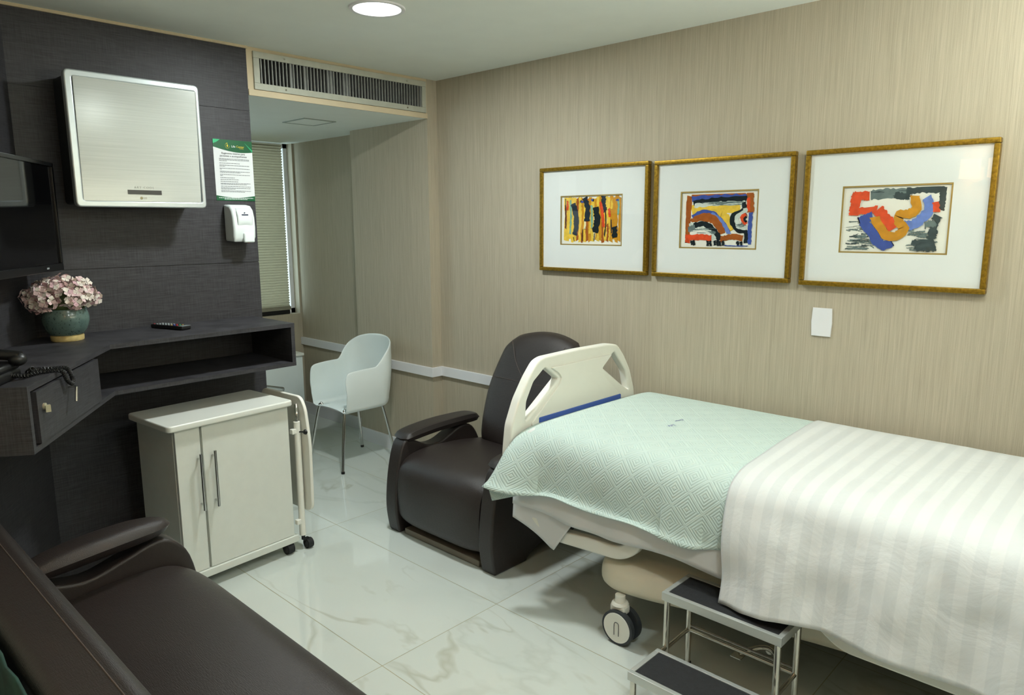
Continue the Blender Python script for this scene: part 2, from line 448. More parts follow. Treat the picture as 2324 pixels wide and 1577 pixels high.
GLASSY = mat('screen_glass', (8, 8, 9), 0.06, spec=0.5, var=0.02)
TVB = mat('tv_bezel', (14, 15, 16), 0.3, var=0.05)

def glass_mat(name):
    """thin clear glazing: mostly transparent, mirror-like at grazing angles on either face"""
    M = bpy.data.materials.new(name); M.use_nodes = True; nt = M.node_tree
    nt.nodes.remove(nt.nodes['Principled BSDF'])
    tr = nt.nodes.new('ShaderNodeBsdfTransparent'); gl = nt.nodes.new('ShaderNodeBsdfGlossy'); gl.inputs['Roughness'].default_value = 0.02
    lw = nt.nodes.new('ShaderNodeLayerWeight'); lw.inputs[0].default_value = 0.5
    pw = nt.nodes.new('ShaderNodeMath'); pw.operation = 'POWER'; pw.inputs[1].default_value = 5
    ma = nt.nodes.new('ShaderNodeMath'); ma.operation = 'MULTIPLY_ADD'; ma.inputs[1].default_value = 0.9; ma.inputs[2].default_value = 0.025
    mx = nt.nodes.new('ShaderNodeMixShader')
    nt.links.new(lw.outputs['Facing'], pw.inputs[0]); nt.links.new(pw.outputs[0], ma.inputs[0]); nt.links.new(ma.outputs[0], mx.inputs[0])
    nt.links.new(tr.outputs[0], mx.inputs[1]); nt.links.new(gl.outputs[0], mx.inputs[2])
    nt.links.new(mx.outputs[0], nt.nodes['Material Output'].inputs['Surface'])
    return M
PANE = glass_mat('clear_glazing')
def translucent(M, f, col):
    nt = M.node_tree; out = nt.nodes['Material Output']; b = nt.nodes['Principled BSDF']
    tl = nt.nodes.new('ShaderNodeBsdfTranslucent'); tl.inputs['Color'].default_value = (*lin(col), 1)
    mx = nt.nodes.new('ShaderNodeMixShader'); mx.inputs[0].default_value = f
    nt.links.new(b.outputs[0], mx.inputs[1]); nt.links.new(tl.outputs[0], mx.inputs[2]); nt.links.new(mx.outputs[0], out.inputs['Surface'])
translucent(BLIND, 0.32, (176, 166, 138))

# ================================================================ SETTING
CZ = 2.48
mb = MB(); mb.box((-6.2, -1.6, -0.06), (1.6, 3.35, 0.0)); struct('floor', mb, FLOOR)
mb = MB()
mb.box((-3.6, -1.6, CZ), (1.6, 3.35, CZ + 0.08)); struct('ceiling', mb, CEIL)
# lower ceiling of the window bay; fascia above it carries the air grille
mb = MB(); mb.box((-5.75, 0.8, 2.245), (-3.602, 3.35, 2.27)); struct('ceiling_window_bay', mb, CEIL)
mb = MB()
mb.box((-3.70, 1.865, 2.262), (-3.60, 3.042, 2.285)); mb.box((-3.70, 1.865, 2.455), (-3.60, 3.042, CZ))
mb.box((-3.70, 1.865, 2.285), (-3.60, 1.897, 2.455)); mb.box((-3.70, 3.03, 2.285), (-3.60, 3.042, 2.455))
mb.box((-3.602, 1.866, 2.244), (-3.594, 3.042, 2.274))
struct('wall_bulkhead', mb, FASCIA)
path = [(1.5, 3.123), (-3.60, 3.123), (-3.60, 3.042), (-4.44, 3.042), (-4.44, 3.18), (-5.45, 3.18)]
mb = MB(); slab(mb, path + [(-5.75, 3.18), (-5.75, 3.34), (1.5, 3.34)], 0, CZ + 0.02); struct('wall_right', mb, WALL)
def along(path, z0, z1, t, mb, over=0.0):
    """a strip of thickness t that follows the wall's jogs"""
    off = []
    for i, p in enumerate(path):
        p = Vector(p); ns = []
        for a, b in ((i - 1, i), (i, i + 1)):
            if a < 0 or b >= len(path): continue
            d = (Vector(path[b]) - Vector(path[a])).normalized(); ns.append(Vector((-d.y, d.x)))
        n = ns[0] if len(ns) == 1 else ns[0] + ns[1]
        off.append(p + n * t)
    return slab(mb, [tuple(p) for p in path] + [tuple(p) for p in off[::-1]], z0, z1)
mb = MB(); along(path, 0.597, 0.657, 0.02, mb); struct('trim_1', mb, TRIM, 'white wooden chair rail on the papered wall')
mb = MB(); along(path, 0.0, 0.095, 0.014, mb); struct('baseboard_right', mb, TRIM)
# dark panelled wall with the wall unit, its oblique neighbour, and the wall behind the sofa
mb = MB()
for z0, z1 in ((0, 1.4), (1.403, 2.163), (2.166, CZ - 0.012)):
    mb.box((-3.72, 0.80, z0), (-3.60, 1.865, z1))
mb.box((-3.72, 0.80, 0), (-3.604, 1.863, CZ - 0.002))
struct('wall_left', mb, DARK)
mb = MB(); mb.box((-3.615, 0.6, CZ - 0.012), (-3.59, 1.868, CZ)); struct('trim_2', mb, FASCIA)
OB0 = Vector((-3.6, 0.825, 0)); OE = Vector((0.8300, -0.5578, 0)); ON = Vector((0.5578, 0.8300, 0))
mb = MB()
q0 = OB0 - OE * 0.1; q1 = OB0 + OE * 1.22
slab(mb, [tuple(q0.xy), tuple(q1.xy), tuple((q1 - ON * .1).xy), tuple((q0 - ON * .1).xy)], 0, CZ); struct('wall_corner', mb, DARK)
mb = MB(); mb.box((-2.75, 0.0, 0), (-0.85, 0.1, CZ)); mb.box((-0.95, -1.6, 0), (-0.85, 0.1, CZ)); struct('wall_rear', mb, PLASTER)
mb = MB(); mb.box((-0.95, -1.6, 0), (1.6, -1.5, CZ)); struct('wall_entrance', mb, PLASTER)
mb = MB(); mb.box((0.40, -1.6, 0), (0.5, 3.34, CZ)); struct('wall_head', mb, WALL)
# window bay: wall with window, hidden side wall
mb = MB()
mb.box((-5.60, 0.8, 0), (-5.45, 3.18, 0.86)); mb.box((-5.60, 0.8, 0.86), (-5.45, 1.3, 2.26)); mb.box((-5.60, 3.165, 0.86), (-5.45, 3.18, 2.26))
struct('wall_window', mb, WALL)
mb = MB(); mb.box((-5.60, 0.7, 0), (-3.6, 0.8, 2.26)); struct('wall_bay_side', mb, WALL)
mb = MB()
mb.box((-5.58, 1.3, 0.86), (-5.53, 3.165, 0.90)); mb.box((-5.58, 1.3, 2.21), (-5.53, 3.165, 2.25))
mb.box((-5.58, 1.3, 0.86), (-5.53, 1.34, 2.25)); mb.box((-5.58, 3.13, 0.86), (-5.53, 3.165, 2.25)); mb.box((-5.58, 2.2, 0.86), (-5.53, 2.24, 2.25))
w = struct('window_1', mb, TRIM)
mb = MB(); mb.box((-5.558, 1.33, 0.89), (-5.552, 3.14, 2.22)); obj('pane', mb, PANE, w)

LAMPGLOW = mat('lamp_diffuser', (240, 245, 235), 0.5, emit=((0.97, 1.0, 0.92), 6.0))
# ================================================================ LAMPS (overhead; the third is an added fill)
for i, (x, y, wt) in enumerate(LAMPS):
    t = thing('ceiling_downlight', ['round ceiling lamp nearest the air grille', 'round ceiling lamp above the middle of the bed', 'added out-of-view fill lamp in the ceiling nearest the head of the bed'][i], 'ceiling lamp', (x, y, CZ), group='recessed ceiling lamps')
    mb = MB(); mb.lathe([(0.10, -0.006), (0.115, -0.006), (0.118, 0.0), (0.10, 0.0), (0.10, -0.006)], (x, y, CZ), 40, cap=False); obj('trim_ring', mb, TRIM, t)
    ld = bpy.data.lights.new('lamp_light', 'AREA'); ld.shape = 'DISK'; ld.size = 0.195; ld.energy = wt; ld.color = LAMP_COL
    lo = bpy.data.objects.new('lamp_light', ld); COL.objects.link(lo); lo.parent = t; lo.location = (0, 0, -0.008)
    mb = MB(); mb.cyl((x, y, CZ - .004), (x, y, CZ - .001), .0995, 40); obj('diffuser', mb, LAMPGLOW, t)
# added, unseen fill bar on the head wall, aimed up to brighten the ceiling
t = thing('fill_uplight', 'long white fill light added out of view on the wall behind the head of the bed', 'fill light', (0.40, 2.0, 1.75))
mb = MB(); mb.box((0.33, 1.3, 1.66), (0.398, 2.9, 1.74), .006); obj('housing', mb, TRIM, t)
mb = MB(); mb.box((0.34, 1.32, 1.741), (0.39, 2.88, 1.746)); obj('diffuser', mb, LAMPGLOW, t)
ld = bpy.data.lights.new('fill_uplight_area', 'AREA'); ld.shape = 'RECTANGLE'; ld.size = 0.05; ld.size_y = 1.5; ld.energy = FILL_UPLIGHT_W; ld.color = LAMP_COL
lo = bpy.data.objects.new('fill_uplight_area', ld); COL.objects.link(lo); lo.parent = t; lo.location = (-0.035, 0.1, 0.0); lo.rotation_euler = (PI, 0, 0)
# twin warm wall lamp behind the photographer (mirrored in the right-hand picture)
t = thing('wall_lamp', 'twin warm fabric-shaded wall lamp on the rear wall above the sofa', 'wall lamp', (-1.15, 0.1, 1.95))
SHADE = mat('lamp_shade_fabric', (235, 200, 160), 0.8, emit=((1.0, 0.62, 0.36), 5.0))
mb = MB(); mb.box((-1.22, 0.1, 1.86), (-1.08, 0.118, 1.98), 0.004); obj('back_plate', mb, CHROME, t)
for dx in (-0.085, 0.085):
    mb = MB(); mb.tube([(-1.15, 0.11, 1.9), (-1.15 + dx * .6, 0.16, 1.87), (-1.15 + dx, 0.18, 1.9)], 0.006, sub=6); obj('arm', mb, CHROME, t)
    mb = MB(); mb.lathe([(0.062, 1.90), (0.064, 1.90), (0.062, 2.03), (0.060, 2.03)], (-1.15 + dx, 0.18, 0), 28, cap=False); obj('lamp_shade', mb, SHADE, t)
    ld = bpy.data.lights.new('bulb_light', 'POINT'); ld.energy = 5; ld.color = (1, .72, .46); ld.shadow_soft_size = .03
    lo = bpy.data.objects.new('bulb_light', ld); COL.objects.link(lo); lo.parent = t; lo.location = (dx, .08, .02)

# ================================================================ AIR GRILLE
t = thing('air_vent', 'long beige air grille with vertical slats above the window bay', 'air vent', (-3.6, 2.46, 2.37))
y0, y1, z0, z1 = 1.897, 3.030, 2.276, 2.462
mb = MB(); b_ = 0.032
mb.box((-3.6, y0, z0), (-3.588, y1, z0 + b_), 0.002); mb.box((-3.6, y0, z1 - b_), (-3.588, y1, z1), 0.002)
mb.box((-3.6, y0, z0 + b_), (-3.588, y0 + b_, z1 - b_), 0.002); mb.box((-3.6, y1 - b_, z0 + b_), (-3.588, y1, z1 - b_), 0.002)
obj('frame', mb, GRILLE, t)
mb = MB(); nsl = 52
for k in range(nsl):
    yy = y0 + b_ + (y1 - y0 - 2 * b_) * (k + .5) / nsl
    hw = 0.0028
    mb.box((-3.603, yy - hw, z0 + b_ - .004), (-3.591, yy + hw, z1 - b_ + .004))
for k0, k1 in ((8, 9), (12, 13), (19, 21), (24, 26)):
    ya = y0 + b_ + (y1 - y0 - 2 * b_) * (k0 + .5) / nsl; yb = y0 + b_ + (y1 - y0 - 2 * b_) * (k1 + .5) / nsl
    mb.box((-3.612, ya, z0 + b_ - .004), (-3.606, yb, z1 - b_ + .004))
obj('slats', mb, SLAT, t)
mb = MB(); mb.box((-3.70, y0 + .01, z0 + .01), (-3.66, y1 - .01, z1 - .01)); obj('duct_opening', mb, DUCT, t, label='dark duct behind the slats')
for yy, zz in ((2.07, z0 + .016), (2.07, z1 - .016), (2.88, z0 + .016), (2.88, z1 - .016)):
    mb = MB(); mb.cyl((-3.589, yy, zz), (-3.585, yy, zz), 0.005, 10); obj('screw', mb, STEEL, t)
# access hatch in the lower ceiling
t = thing('ceiling_hatch', 'small square access panel in the low ceiling of the window bay', 'ceiling panel', (-4.24, 2.6, 2.245))
mb = MB()
for a, b2 in (((-4.375, 2.485), (-4.11, 2.495)), ((-4.375, 2.705), (-4.11, 2.715)), ((-4.375, 2.495), (-4.365, 2.705)), ((-4.12, 2.495), (-4.11, 2.705))):
    mb.box((*a, 2.2405), (*b2, 2.245))
obj('frame', mb, mat('hatch_edge', (150, 160, 150), 0.6), t)
mb = MB(); mb.box((-4.364, 2.496, 2.2425), (-4.121, 2.704, 2.245)); obj('panel', mb, CEIL, t)

# ================================================================ BLIND
t = thing('cellular_blind', 'tan pleated cellular blind hanging in the window', 'blind', (-5.5, 2.3, 2.24))
mb = MB()
zt_, zb_ = 2.235, 0.92; n = 62; pts = []
for k in range(n * 2 + 1):
    pts.append((-5.485 + (0.009 if k % 2 else -0.009), zt_ + (zb_ - zt_) * k / (2 * n)))
mb.grid(len(pts) - 1, 1, lambda u, v: (pts[round(u * (len(pts) - 1))][0], 2.02 + (3.092 - 2.02) * v, pts[round(u * (len(pts) - 1))][1]), smooth=False)
obj('pleated_fabric', mb, BLIND, t)
mb = MB(); mb.box((-5.505, 2.02, 0.895), (-5.465, 3.094, 0.925), 0.004); obj('bottom_rail', mb, BLIND, t)
mb = MB(); mb.box((-5.50, 2.02, 0.862), (-5.47, 3.085, 0.893), 0.003); obj('lower_bar', mb, BLACK, t, label='black bar under the blind')
mb = MB(); mb.tube([(-5.46, 3.097, 2.2), (-5.46, 3.10, 1.25)], 0.002, 6); mb.box((-5.468, 3.093, 1.18), (-5.452, 3.107, 1.26), 0.004); obj('pull_cord', mb, TRIM, t)

# ================================================================ WALL UNIT (desk)
t = thing('wall_desk', 'dark woven-laminate desk unit fixed to the dark walls, open shelf and drawer', 'desk', (-3.4, 1.2, 0.907))
E0 = (-3.598, 1.812); E1 = (-3.182, 1.812); E2 = (-3.155, 0.972); E3 = (-2.497, 0.531)
E4 = tuple((Vector(E3).to_3d() - ON * 0.373).xy); E5 = (-3.598, 0.829)
mb = MB(); slab(mb, [E0, E1, E2, E3, E4, E5], 1.099, 1.118); obj('desktop', mb, DARK, t)
mb = MB(); slab(mb, [E0, E1, E2, E3, E4, E5], 0.907, 0.925); obj('bottom_shelf', mb, DARK, t)
mb = MB(); mb.box((-3.598, 1.793, 0.925), (-3.183, 1.812, 1.099)); obj('end_panel', mb, DARK, t)
mb = MB(); mb.box((-3.598, 0.83, 0.925), (-3.592, 1.793, 1.099)); obj('back_panel', mb, DARK, t)
P3 = Vector((*E3, 0)); 
def ob(a, d, z): return P3 - OE * a - ON * d + Vector((0, 0, z))     # a along the oblique front from its near end, d behind it
def obox(mb, a0, a1, d0, d1, z0, z1, mi=0):
    c = [ob(a0, d0, 0), ob(a1, d0, 0), ob(a1, d1, 0), ob(a0, d1, 0)]
    return slab(mb, [tuple(p.xy) for p in c], z0, z1, mi)
mb = MB(); obox(mb, 0, 0.019, 0, 0.37, 0.925, 1.099); obj('side_panel', mb, DARK, t)
mb = MB(); obox(mb, 0.60, 0.618, 0.01, 0.37, 0.925, 1.099); obj('divider', mb, DARK, t)
mb = MB(); obox(mb, 0.045, 0.612, -0.006, 0.014, 0.929, 1.092); dr = obj('drawer', mb, DARK, t)
mb = MB()
p = ob(0.30, -0.006, 1.052); q = ob(0.30, -0.03, 1.052); mb.cyl(p, q, 0.004, 10); mb.tube([q, q + Vector((0, 0, -0.003)) , ob(0.275, -0.034, 1.005)], 0.0045, 10)
obj('handle', mb, CHROME, dr, label='small bar pull')
mb = MB(); p = ob(0.088, -0.006, 1.036); mb.cyl(p, p + ON * 0.006, 0.011, 18); mb.box(p + ON * .006 + Vector((-.003, -.003, -.018)), p + ON * .016 + Vector((.003, .003, .004))); obj('lock', mb, mat('lock_metal', (206, 202, 176), 0.35, metal=0.6), dr, label='round key lock')

# ================================================================ TELEVISION on the oblique wall
def tv(a, d, z): return OB0 + OE * a + ON * d + Vector((0, 0, z))
t = thing('television', 'black flat television on the dark oblique wall above the flower pot', 'television', tuple(tv(0.4, 0.05, 1.62)))
def tvbox(mb, a0, a1, d0, d1, z0, z1, bev=0.0):
    M = Matrix((OE, ON, Vector((0, 0, 1)))).transposed().to_4x4(); M.translation = OB0
    return mb.box((a0, d0, z0), (a1, d1, z1), bev, M=M)
TA0, TA1, TZ0, TZ1 = 0.044, 0.80, 1.408, 1.848
mb = MB(); tvbox(mb, TA0, TA1, 0.09, 0.138, TZ0, TZ1, 0.005); obj('housing', mb, TVB, t)
mb = MB()
for a0, a1, z0, z1 in ((TA0, TA1, TZ1 - .016, TZ1), (TA0, TA1, TZ0, TZ0 + .03), (TA0, TA0 + .018, TZ0 + .03, TZ1 - .016), (TA1 - .018, TA1, TZ0 + .03, TZ1 - .016)):
    tvbox(mb, a0, a1, 0.136, 0.15, z0, z1, 0.003)
obj('bezel', mb, TVB, t)
mb = MB(); tvbox(mb, TA0 + .015, TA1 - .015, 0.138, 0.142, TZ0 + .026, TZ1 - .013); obj('screen', mb, GLASSY, t)
mb = MB(); tvbox(mb, 0.2, 0.223, 0.15, 0.1506, TZ0 + .012, TZ0 + .019); obj('badge', mb, SILVER, t, label='small silver badge on the lower bezel')
mb = MB(); tvbox(mb, 0.3, 0.55, 0.0, 0.09, 1.5, 1.75, 0.004); obj('wall_bracket', mb, BLACK, t)

# ================================================================ AIR CONDITIONER (square wall unit)
t = thing('air_conditioner', 'square wall-mounted air conditioner with brushed silver front on the dark wall', 'air conditioner', (-3.6, 1.25, 1.67))
y0, y1, z0, z1 = 0.977, 1.524, 1.670, 2.221
EY, EZ, EX = (0, 1, 0), (0, 0, 1), (1, 0, 0)
out = corner([(y0, z0), (y1, z0), (y1, z1), (y0, z1)], 0.022, 5)
inn = corner([(y0 + .03, z0 + .028), (y1 - .018, z0 + .028), (y1 - .018, z1 - .028), (y0 + .03, z1 - .028)], 0.008, 3)
mb = MB(); mb.prism(corner([(y0 + .012, z0 + .012), (y1 - .012, z0 + .012), (y1 - .012, z1 - .012), (y0 + .012, z1 - .012)], 0.02, 4), (-3.6, 0, 0), EY, EZ, EX, 0.158, 0.003); obj('body', mb, ACDARK, t, label='graphite casing')
mb = MB(); mb.curve([out, inn], 0.024, 0.006, (-3.428, 0, 0), EY, EZ, EX); obj('frame', mb, SILVER, t, label='bright silver surround')
pn = [(1.005, 1.695), (1.500, 1.695), (1.508, 2.193), (1.009, 2.196)]
mb = MB(); mb.prism(corner(pn, 0.004, 2), (-3.428, 0, 0), EY, EZ, EX, 0.018, 0.002); obj('front_panel', mb, BRUSHED, t, label='brushed metal front panel')
mb = MB(); mb.box((-3.4102, 1.181, 1.7265), (-3.4085, 1.323, 1.7455)); obj('display', mb, mat('display_window', (40, 42, 44), 0.25), t, label='dark display window')
mb = MB(); mb.text('ART COOL', 0.0135, (-3.4096, 1.251, 1.752), EY, EZ, EX, space=1.35); obj('lettering', mb, mat('grey_print', (140, 142, 134), 0.5), t)
mb = MB()
BG = mat('bronze_print', (140, 130, 96), 0.5)
mb.cyl((-3.41, 1.236, 1.711), (-3.4092, 1.236, 1.711), 0.0062, 18); mb.text('LG', 0.0115, (-3.4096, 1.252, 1.7075), EY, EZ, EX); obj('logo', mb, BG, t)

# ================================================================ NOTICE
t = thing('notice_poster', 'laminated green and white house rules notice on the dark wall', 'poster', (-3.6, 1.76, 1.714))
a0, a1, b0, b1 = 1.660, 1.864, 1.715, 2.0135; PW = a1 - a0; PH = b1 - b0; XF = -3.5975
mb = MB(); mb.box((-3.6, a0, b0), (XF, a1, b1)); obj('sheet', mb, POSTW, t)
def pu(u, v): return (a0 + u * PW, b0 + v * PH)
mb = MB()
hd = [pu(0, 1), pu(0, .875)] + [pu(u / 10, .875 - .075 * math.sin(PI * min(1, u / 10 * .72 + .0)) - .0) for u in range(1, 11)] + [pu(1, 1)]
mb.curve([hd], 0.0004, 0, (XF + .0003, 0, 0), EY, EZ, EX, smooth=False)
obj('green_header', mb, POSTG, t); mb = MB()
ft = [pu(0, 0), pu(1, 0), pu(1, .085)] + [pu(1 - k / 10, .085 - .035 * math.sin(PI * k / 10)) for k in range(1, 10)] + [pu(0, .085)]
mb.curve([ft], 0.0004, 0, (XF + .0003, 0, 0), EY, EZ, EX, smooth=False)
obj('green_footer', mb, POSTG, t)
mb = MB(); mb.curve([[pu(.8, .97), pu(1, .85), pu(1, .815), pu(.96, .85)]], 0.0004, 0, (XF + .0007, 0, 0), EY, EZ, EX, smooth=False); obj('light_green_slash', mb, POSTG2, t); mb = MB()
mb.curve([[pu(0, 1), pu(0, .93), pu(.08, .95), pu(.18, 1)]], 0.0004, 0, (XF + .0007, 0, 0), EY, EZ, EX, smooth=False); obj('light_green_corner', mb, POSTG2, t)
mb = MB()
c_ = pu(.36, .905); mb.tube([(XF + .001, c_[0] + .011 * math.cos(k * .35), c_[1] + .013 * math.sin(k * .35)) for k in range(4, 19)], 0.0006, 6)
mb.sph((XF + .001, c_[0], c_[1]), 0.0035, sc=(.2, 1, 2)); mb.sph((XF + .001, c_[0] - .002, c_[1] + .011), 0.003, sc=(.2, 1, .6))
obj('yellow_emblem', mb, YEL, t); mb = MB()
mb.text('Center', 0.0145, (XF + .0009, *pu(.585, .882)), EY, EZ, EX, align='LEFT'); mb.text('HOSPITAL', 0.0052, (XF + .0009, *pu(.66, .862)), EY, EZ, EX, align='LEFT')
obj('yellow_lettering', mb, YEL, t)
mb = MB(); mb.text('Life', 0.0145, (XF + .0009, *pu(.46, .882)), EY, EZ, EX, align='LEFT'); 
obj('white_lettering', mb, WHT, t); mb = MB(); rr = random.Random(3)
def words(mb, u0, u1, v, h):
    u = u0
    while u < u1:
        l = rr.uniform(.02, .07); e = min(u + l, u1)
        p = pu(u, v); q = pu(e, v + h); mb.box((XF, p[0], p[1]), (XF + .0006, q[0], q[1])); u = e + .008
words(mb, .06, .95, .040, .009); words(mb, .2, .8, .020, .009)
obj('white_print', mb, WHT, t)
mb = MB(); mb.text('Regimento interno para', 0.0128, (XF + .0005, *pu(.5, .765)), EY, EZ, EX); mb.text('pacientes e acompanhantes', 0.0128, (XF + .0005, *pu(.5, .722)), EY, EZ, EX); obj('heading', mb, INK2, t)
mb = MB()
for v, ends in ((.685, (.9, .9, .32)), (.612, (.65,)), (.578, (.9, .27)), (.528, (.9, .18)), (.478, (.9, .65)), (.425, (.9, .2)), (.375, (.5,)), (.345, (.6,)), (.313, (.58,)), (.283, (.9, .8)), (.232, (.9,)), (.205, (.9, .5)), (.16, (.9, .74))):
    for i, e in enumerate(ends): words(mb, .13, e, v - i * .0175, .008)
obj('small_print', mb, INK, t, label='lines of small grey print')

# ================================================================ SOAP DISPENSER
t = thing('soap_dispenser', 'white wall soap dispenser below the green notice', 'soap dispenser', (-3.6, 1.75, 1.51))
mb = MB()
prof = [(0, 1.513), (.085, 1.510), (.100, 1.53), (.104, 1.58), (.100, 1.63), (.088, 1.668), (.065, 1.689), (.03, 1.694), (0, 1.694)]
mb.prism([(p[0], p[1]) for p in prof], (-3.6, 1.690, 0), EX, EZ, EY, 0.118, 0.014, 4); obj('body', mb, WHITEPL, t)
mb = MB()
cov = corner([(1.702, 1.585), (1.80, 1.585), (1.80, 1.685), (1.702, 1.685)], 0.03, 6)
mb.grid(10, 10, lambda u, v: (-3.4965 + .004 - .010 * abs(2 * v - 1) ** 3 - .018 * max(0, v - .6) ** 1.2 * 2.2 - .004 * abs(2 * u - 1) ** 4, 1.712 + .078 * u + (0), 1.588 + .085 * v - (.014 * abs(2 * u - 1) ** 3 * (1 - v))), flip=False)
obj('cover', mb, WHITEPL, t, solid=0.004)
mb = MB(); mb.box((-3.51, 1.738, 1.505), (-3.488, 1.795, 1.555), 0.008, 3); obj('push_lever', mb, WHITEPL, t)
mb = MB(); mb.box((-3.4925, 1.733, 1.639), (-3.4905, 1.767, 1.646)); mb.sph((-3.492, 1.749, 1.653), 0.004, sc=(.4, 1, .8)); obj('emblem', mb, mat('navy_print', (60, 62, 84), 0.5), t)
mb = MB(); mb.sph((-3.50, 1.765, 1.507), 0.005); obj('nozzle', mb, mat('red_plastic', (190, 60, 40), 0.4), t, label='small red nozzle')

# ================================================================ FLOWER POT on the desk
px, py, pz = -3.415, 0.893, 1.118
t = thing('flower_pot', 'glazed green pot of pink hydrangeas on the desk corner', 'potted flowers', (px, py, pz))
mb = MB(); mb.lathe([(0.0, 0.0), (.058, 0.0), (.061, .004), (.062, .02), (.058, .026)], (px, py, pz), 36); obj('foot', mb, mat('bare_clay', (190, 168, 110), 0.8, var=0.2, vscale=40), t, label='unglazed sand-coloured foot')
mb = MB(); mb.lathe([(.056, .022), (.066, .03), (.079, .052), (.087, .078), (.088, .098), (.084, .118), (.079, .128), (.080, .135), (.073, .135), (.071, .122), (.0, .11)], (px, py, pz), 40); obj('pot', mb, glaze(), t)
LEAF = mat('hydrangea_leaf', (70, 86, 44), 0.6, var=0.3, vscale=30)
mb = MB(); mb.sph((px, py, pz + .165), 0.085, sc=(1, 1, .75))
for k in range(16):
    a = 2 * PI * k / 16 + rr.random(); el = rr.uniform(-.2, .9)
    d = Vector((math.cos(a) * math.cos(el), math.sin(a) * math.cos(el), math.sin(el) * .8)); c = Vector((px, py, pz + .165)) + d * .09
    s1 = d.cross(Vector((0, 0, 1))).normalized() * .018; f_ = d * .035
    mb.add([c, c + f_ * .5 + s1, c + f_, c + f_ * .5 - s1], [[0, 1, 2, 3]])
obj('foliage', mb, LEAF, t)
PETAL = [mat('pink_petal', (224, 196, 194), 0.7, var=0.12, vscale=60), mat('pale_petal', (230, 220, 208), 0.7, var=0.12, vscale=60), mat('mauve_petal', (206, 168, 174), 0.7, var=0.15, vscale=60)]
gold = PI * (3 - 5 ** .5); NH = 24
for k in range(NH):
    zz = 1 - 1.25 * (k + .5) / NH; rad = math.sqrt(max(0, 1 - zz * zz)); a = gold * k
    d = Vector((math.cos(a) * rad, math.sin(a) * rad, zz)); hc = Vector((px, py, pz + .172)) + Vector((d.x * .105, d.y * .105, d.z * .074 if d.z > 0 else d.z * .05)) * rr.uniform(.86, 1.1)
    mb = MB()
    for j in range(12):
        z2 = 1 - 1.5 * (j + .5) / 12; r2 = math.sqrt(max(0, 1 - z2 * z2)); a2 = gold * j + k
        q = d.to_track_quat('Z', 'Y') @ Vector((math.cos(a2) * r2, math.sin(a2) * r2, z2))
        fc = hc + q * rr.uniform(.020, .036)
        s1 = q.orthogonal().normalized(); s1.rotate(Matrix.Rotation(rr.uniform(0, 6), 3, q)); s2 = q.cross(s1)
        for pt in range(4):
            an = pt * PI / 2; e = s1 * math.cos(an) + s2 * math.sin(an); g = -s1 * math.sin(an) + s2 * math.cos(an); L_ = rr.uniform(.015, .025)
            mb.add([fc, fc + e * L_ * .6 + g * L_ * .5 + q * .003, fc + e * L_ + q * rr.uniform(.001, .006), fc + e * L_ * .6 - g * L_ * .5 + q * .003], [[0, 1, 2, 3]], mi=rr.choice((0, 0, 1, 1, 2)))
    obj('flower_head', mb, PETAL, t)

# ================================================================ REMOTE CONTROL
t = thing('remote_control', 'black remote control lying on the dark desk', 'remote control', (-3.44, 1.325, 1.118), rotz=0.31)
mb = MB(); mb.box((-.105, -.026, .001), (.105, .026, .019), 0.006, 3); obj('body', mb, BLACK, t, local=True)
mb = MB(); mb.box((.075, -.024, .0185), (.1055, .024, .0195), 0.0004); obj('silver_edge', mb, mat('grey_strip', (130, 140, 140), 0.3), t, local=True)
bc = [mat('button_%s' % n, c, 0.5) for n, c in (('grey', (150, 158, 160)), ('red', (150, 50, 56)), ('green', (60, 130, 84)), ('blue', (60, 66, 140)), ('yellow', (180, 150, 90)))]
for i in range(9):
    for j in range(3):
        c = 1 if (i == 0 and j == 0) else (0 if i < 6 else (1, 2, 4, 3)[(i + j) % 4]); mb = MB()
        x = -.09 + i * .019; y = (j - 1) * .015
        if i == 0 and j: continue
        mb.cyl((x, y, .0185), (x, y, .0215), .0048, 10); obj('button', mb, bc[c], t, local=True)

# ================================================================ TELEPHONE at the left edge
t = thing('telephone', 'black desk telephone with coiled cord at the near end of the desk', 'telephone', (-2.70, 0.46, 1.118))
def tp(a, d, z): return ob(a, d, z)
mb = MB()
M = Matrix((OE, ON, Vector((0, 0, 1)))).transposed().to_4x4(); M.translation = ob(0.085, 0.175, 1.118)
mb.box((-.085, -.10, .001), (.085, .10, .035), 0.012, 3, M=M); mb.box((-.085, -.02, .03), (.085, .10, .055), 0.012, 3, M=M); obj('base', mb, BLACK, t)
mb = MB()
mb.tube([M @ Vector((-.05, -.105, .068)), M @ Vector((-.05, -.03, .08)), M @ Vector((-.05, .05, .08)), M @ Vector((-.05, .115, .072))], 0.017, 14, sub=6)
mb.sph(M @ Vector((-.05, -.095, .062)), .026, sc=(1, 1, .8)); mb.sph(M @ Vector((-.05, .105, .062)), .026, sc=(1, 1, .8)); obj('handset', mb, BLACK, t)
mb = MB()
pth = [ob(.13, .03, 1.15), ob(.17, .06, 1.131), ob(.235, .06, 1.127), ob(.262, .02, 1.124), ob(.285, -.012, 1.118), ob(.296, -.022, 1.085), ob(.280, -.026, 1.066), ob(.255, -.02, 1.085), ob(.235, -.012, 1.120), ob(.19, .03, 1.127), ob(.13, .055, 1.128), ob(.09, .08, 1.14)]
P = spline(pth, 60); coil = []; upv = None
for i in range(len(P) - 1):
    tt = (P[i + 1] - P[i]).normalized()
    if upv is None: upv = tt.orthogonal().normalized()
    upv = (upv - tt * upv.dot(tt)).normalized(); sd = tt.cross(upv); an = i * 1.15
    coil.append(P[i] + (upv * math.cos(an) + sd * math.sin(an)) * .0062)
mb.tube(coil, 0.0018, 5); obj('coiled_cord', mb, BLACK, t)

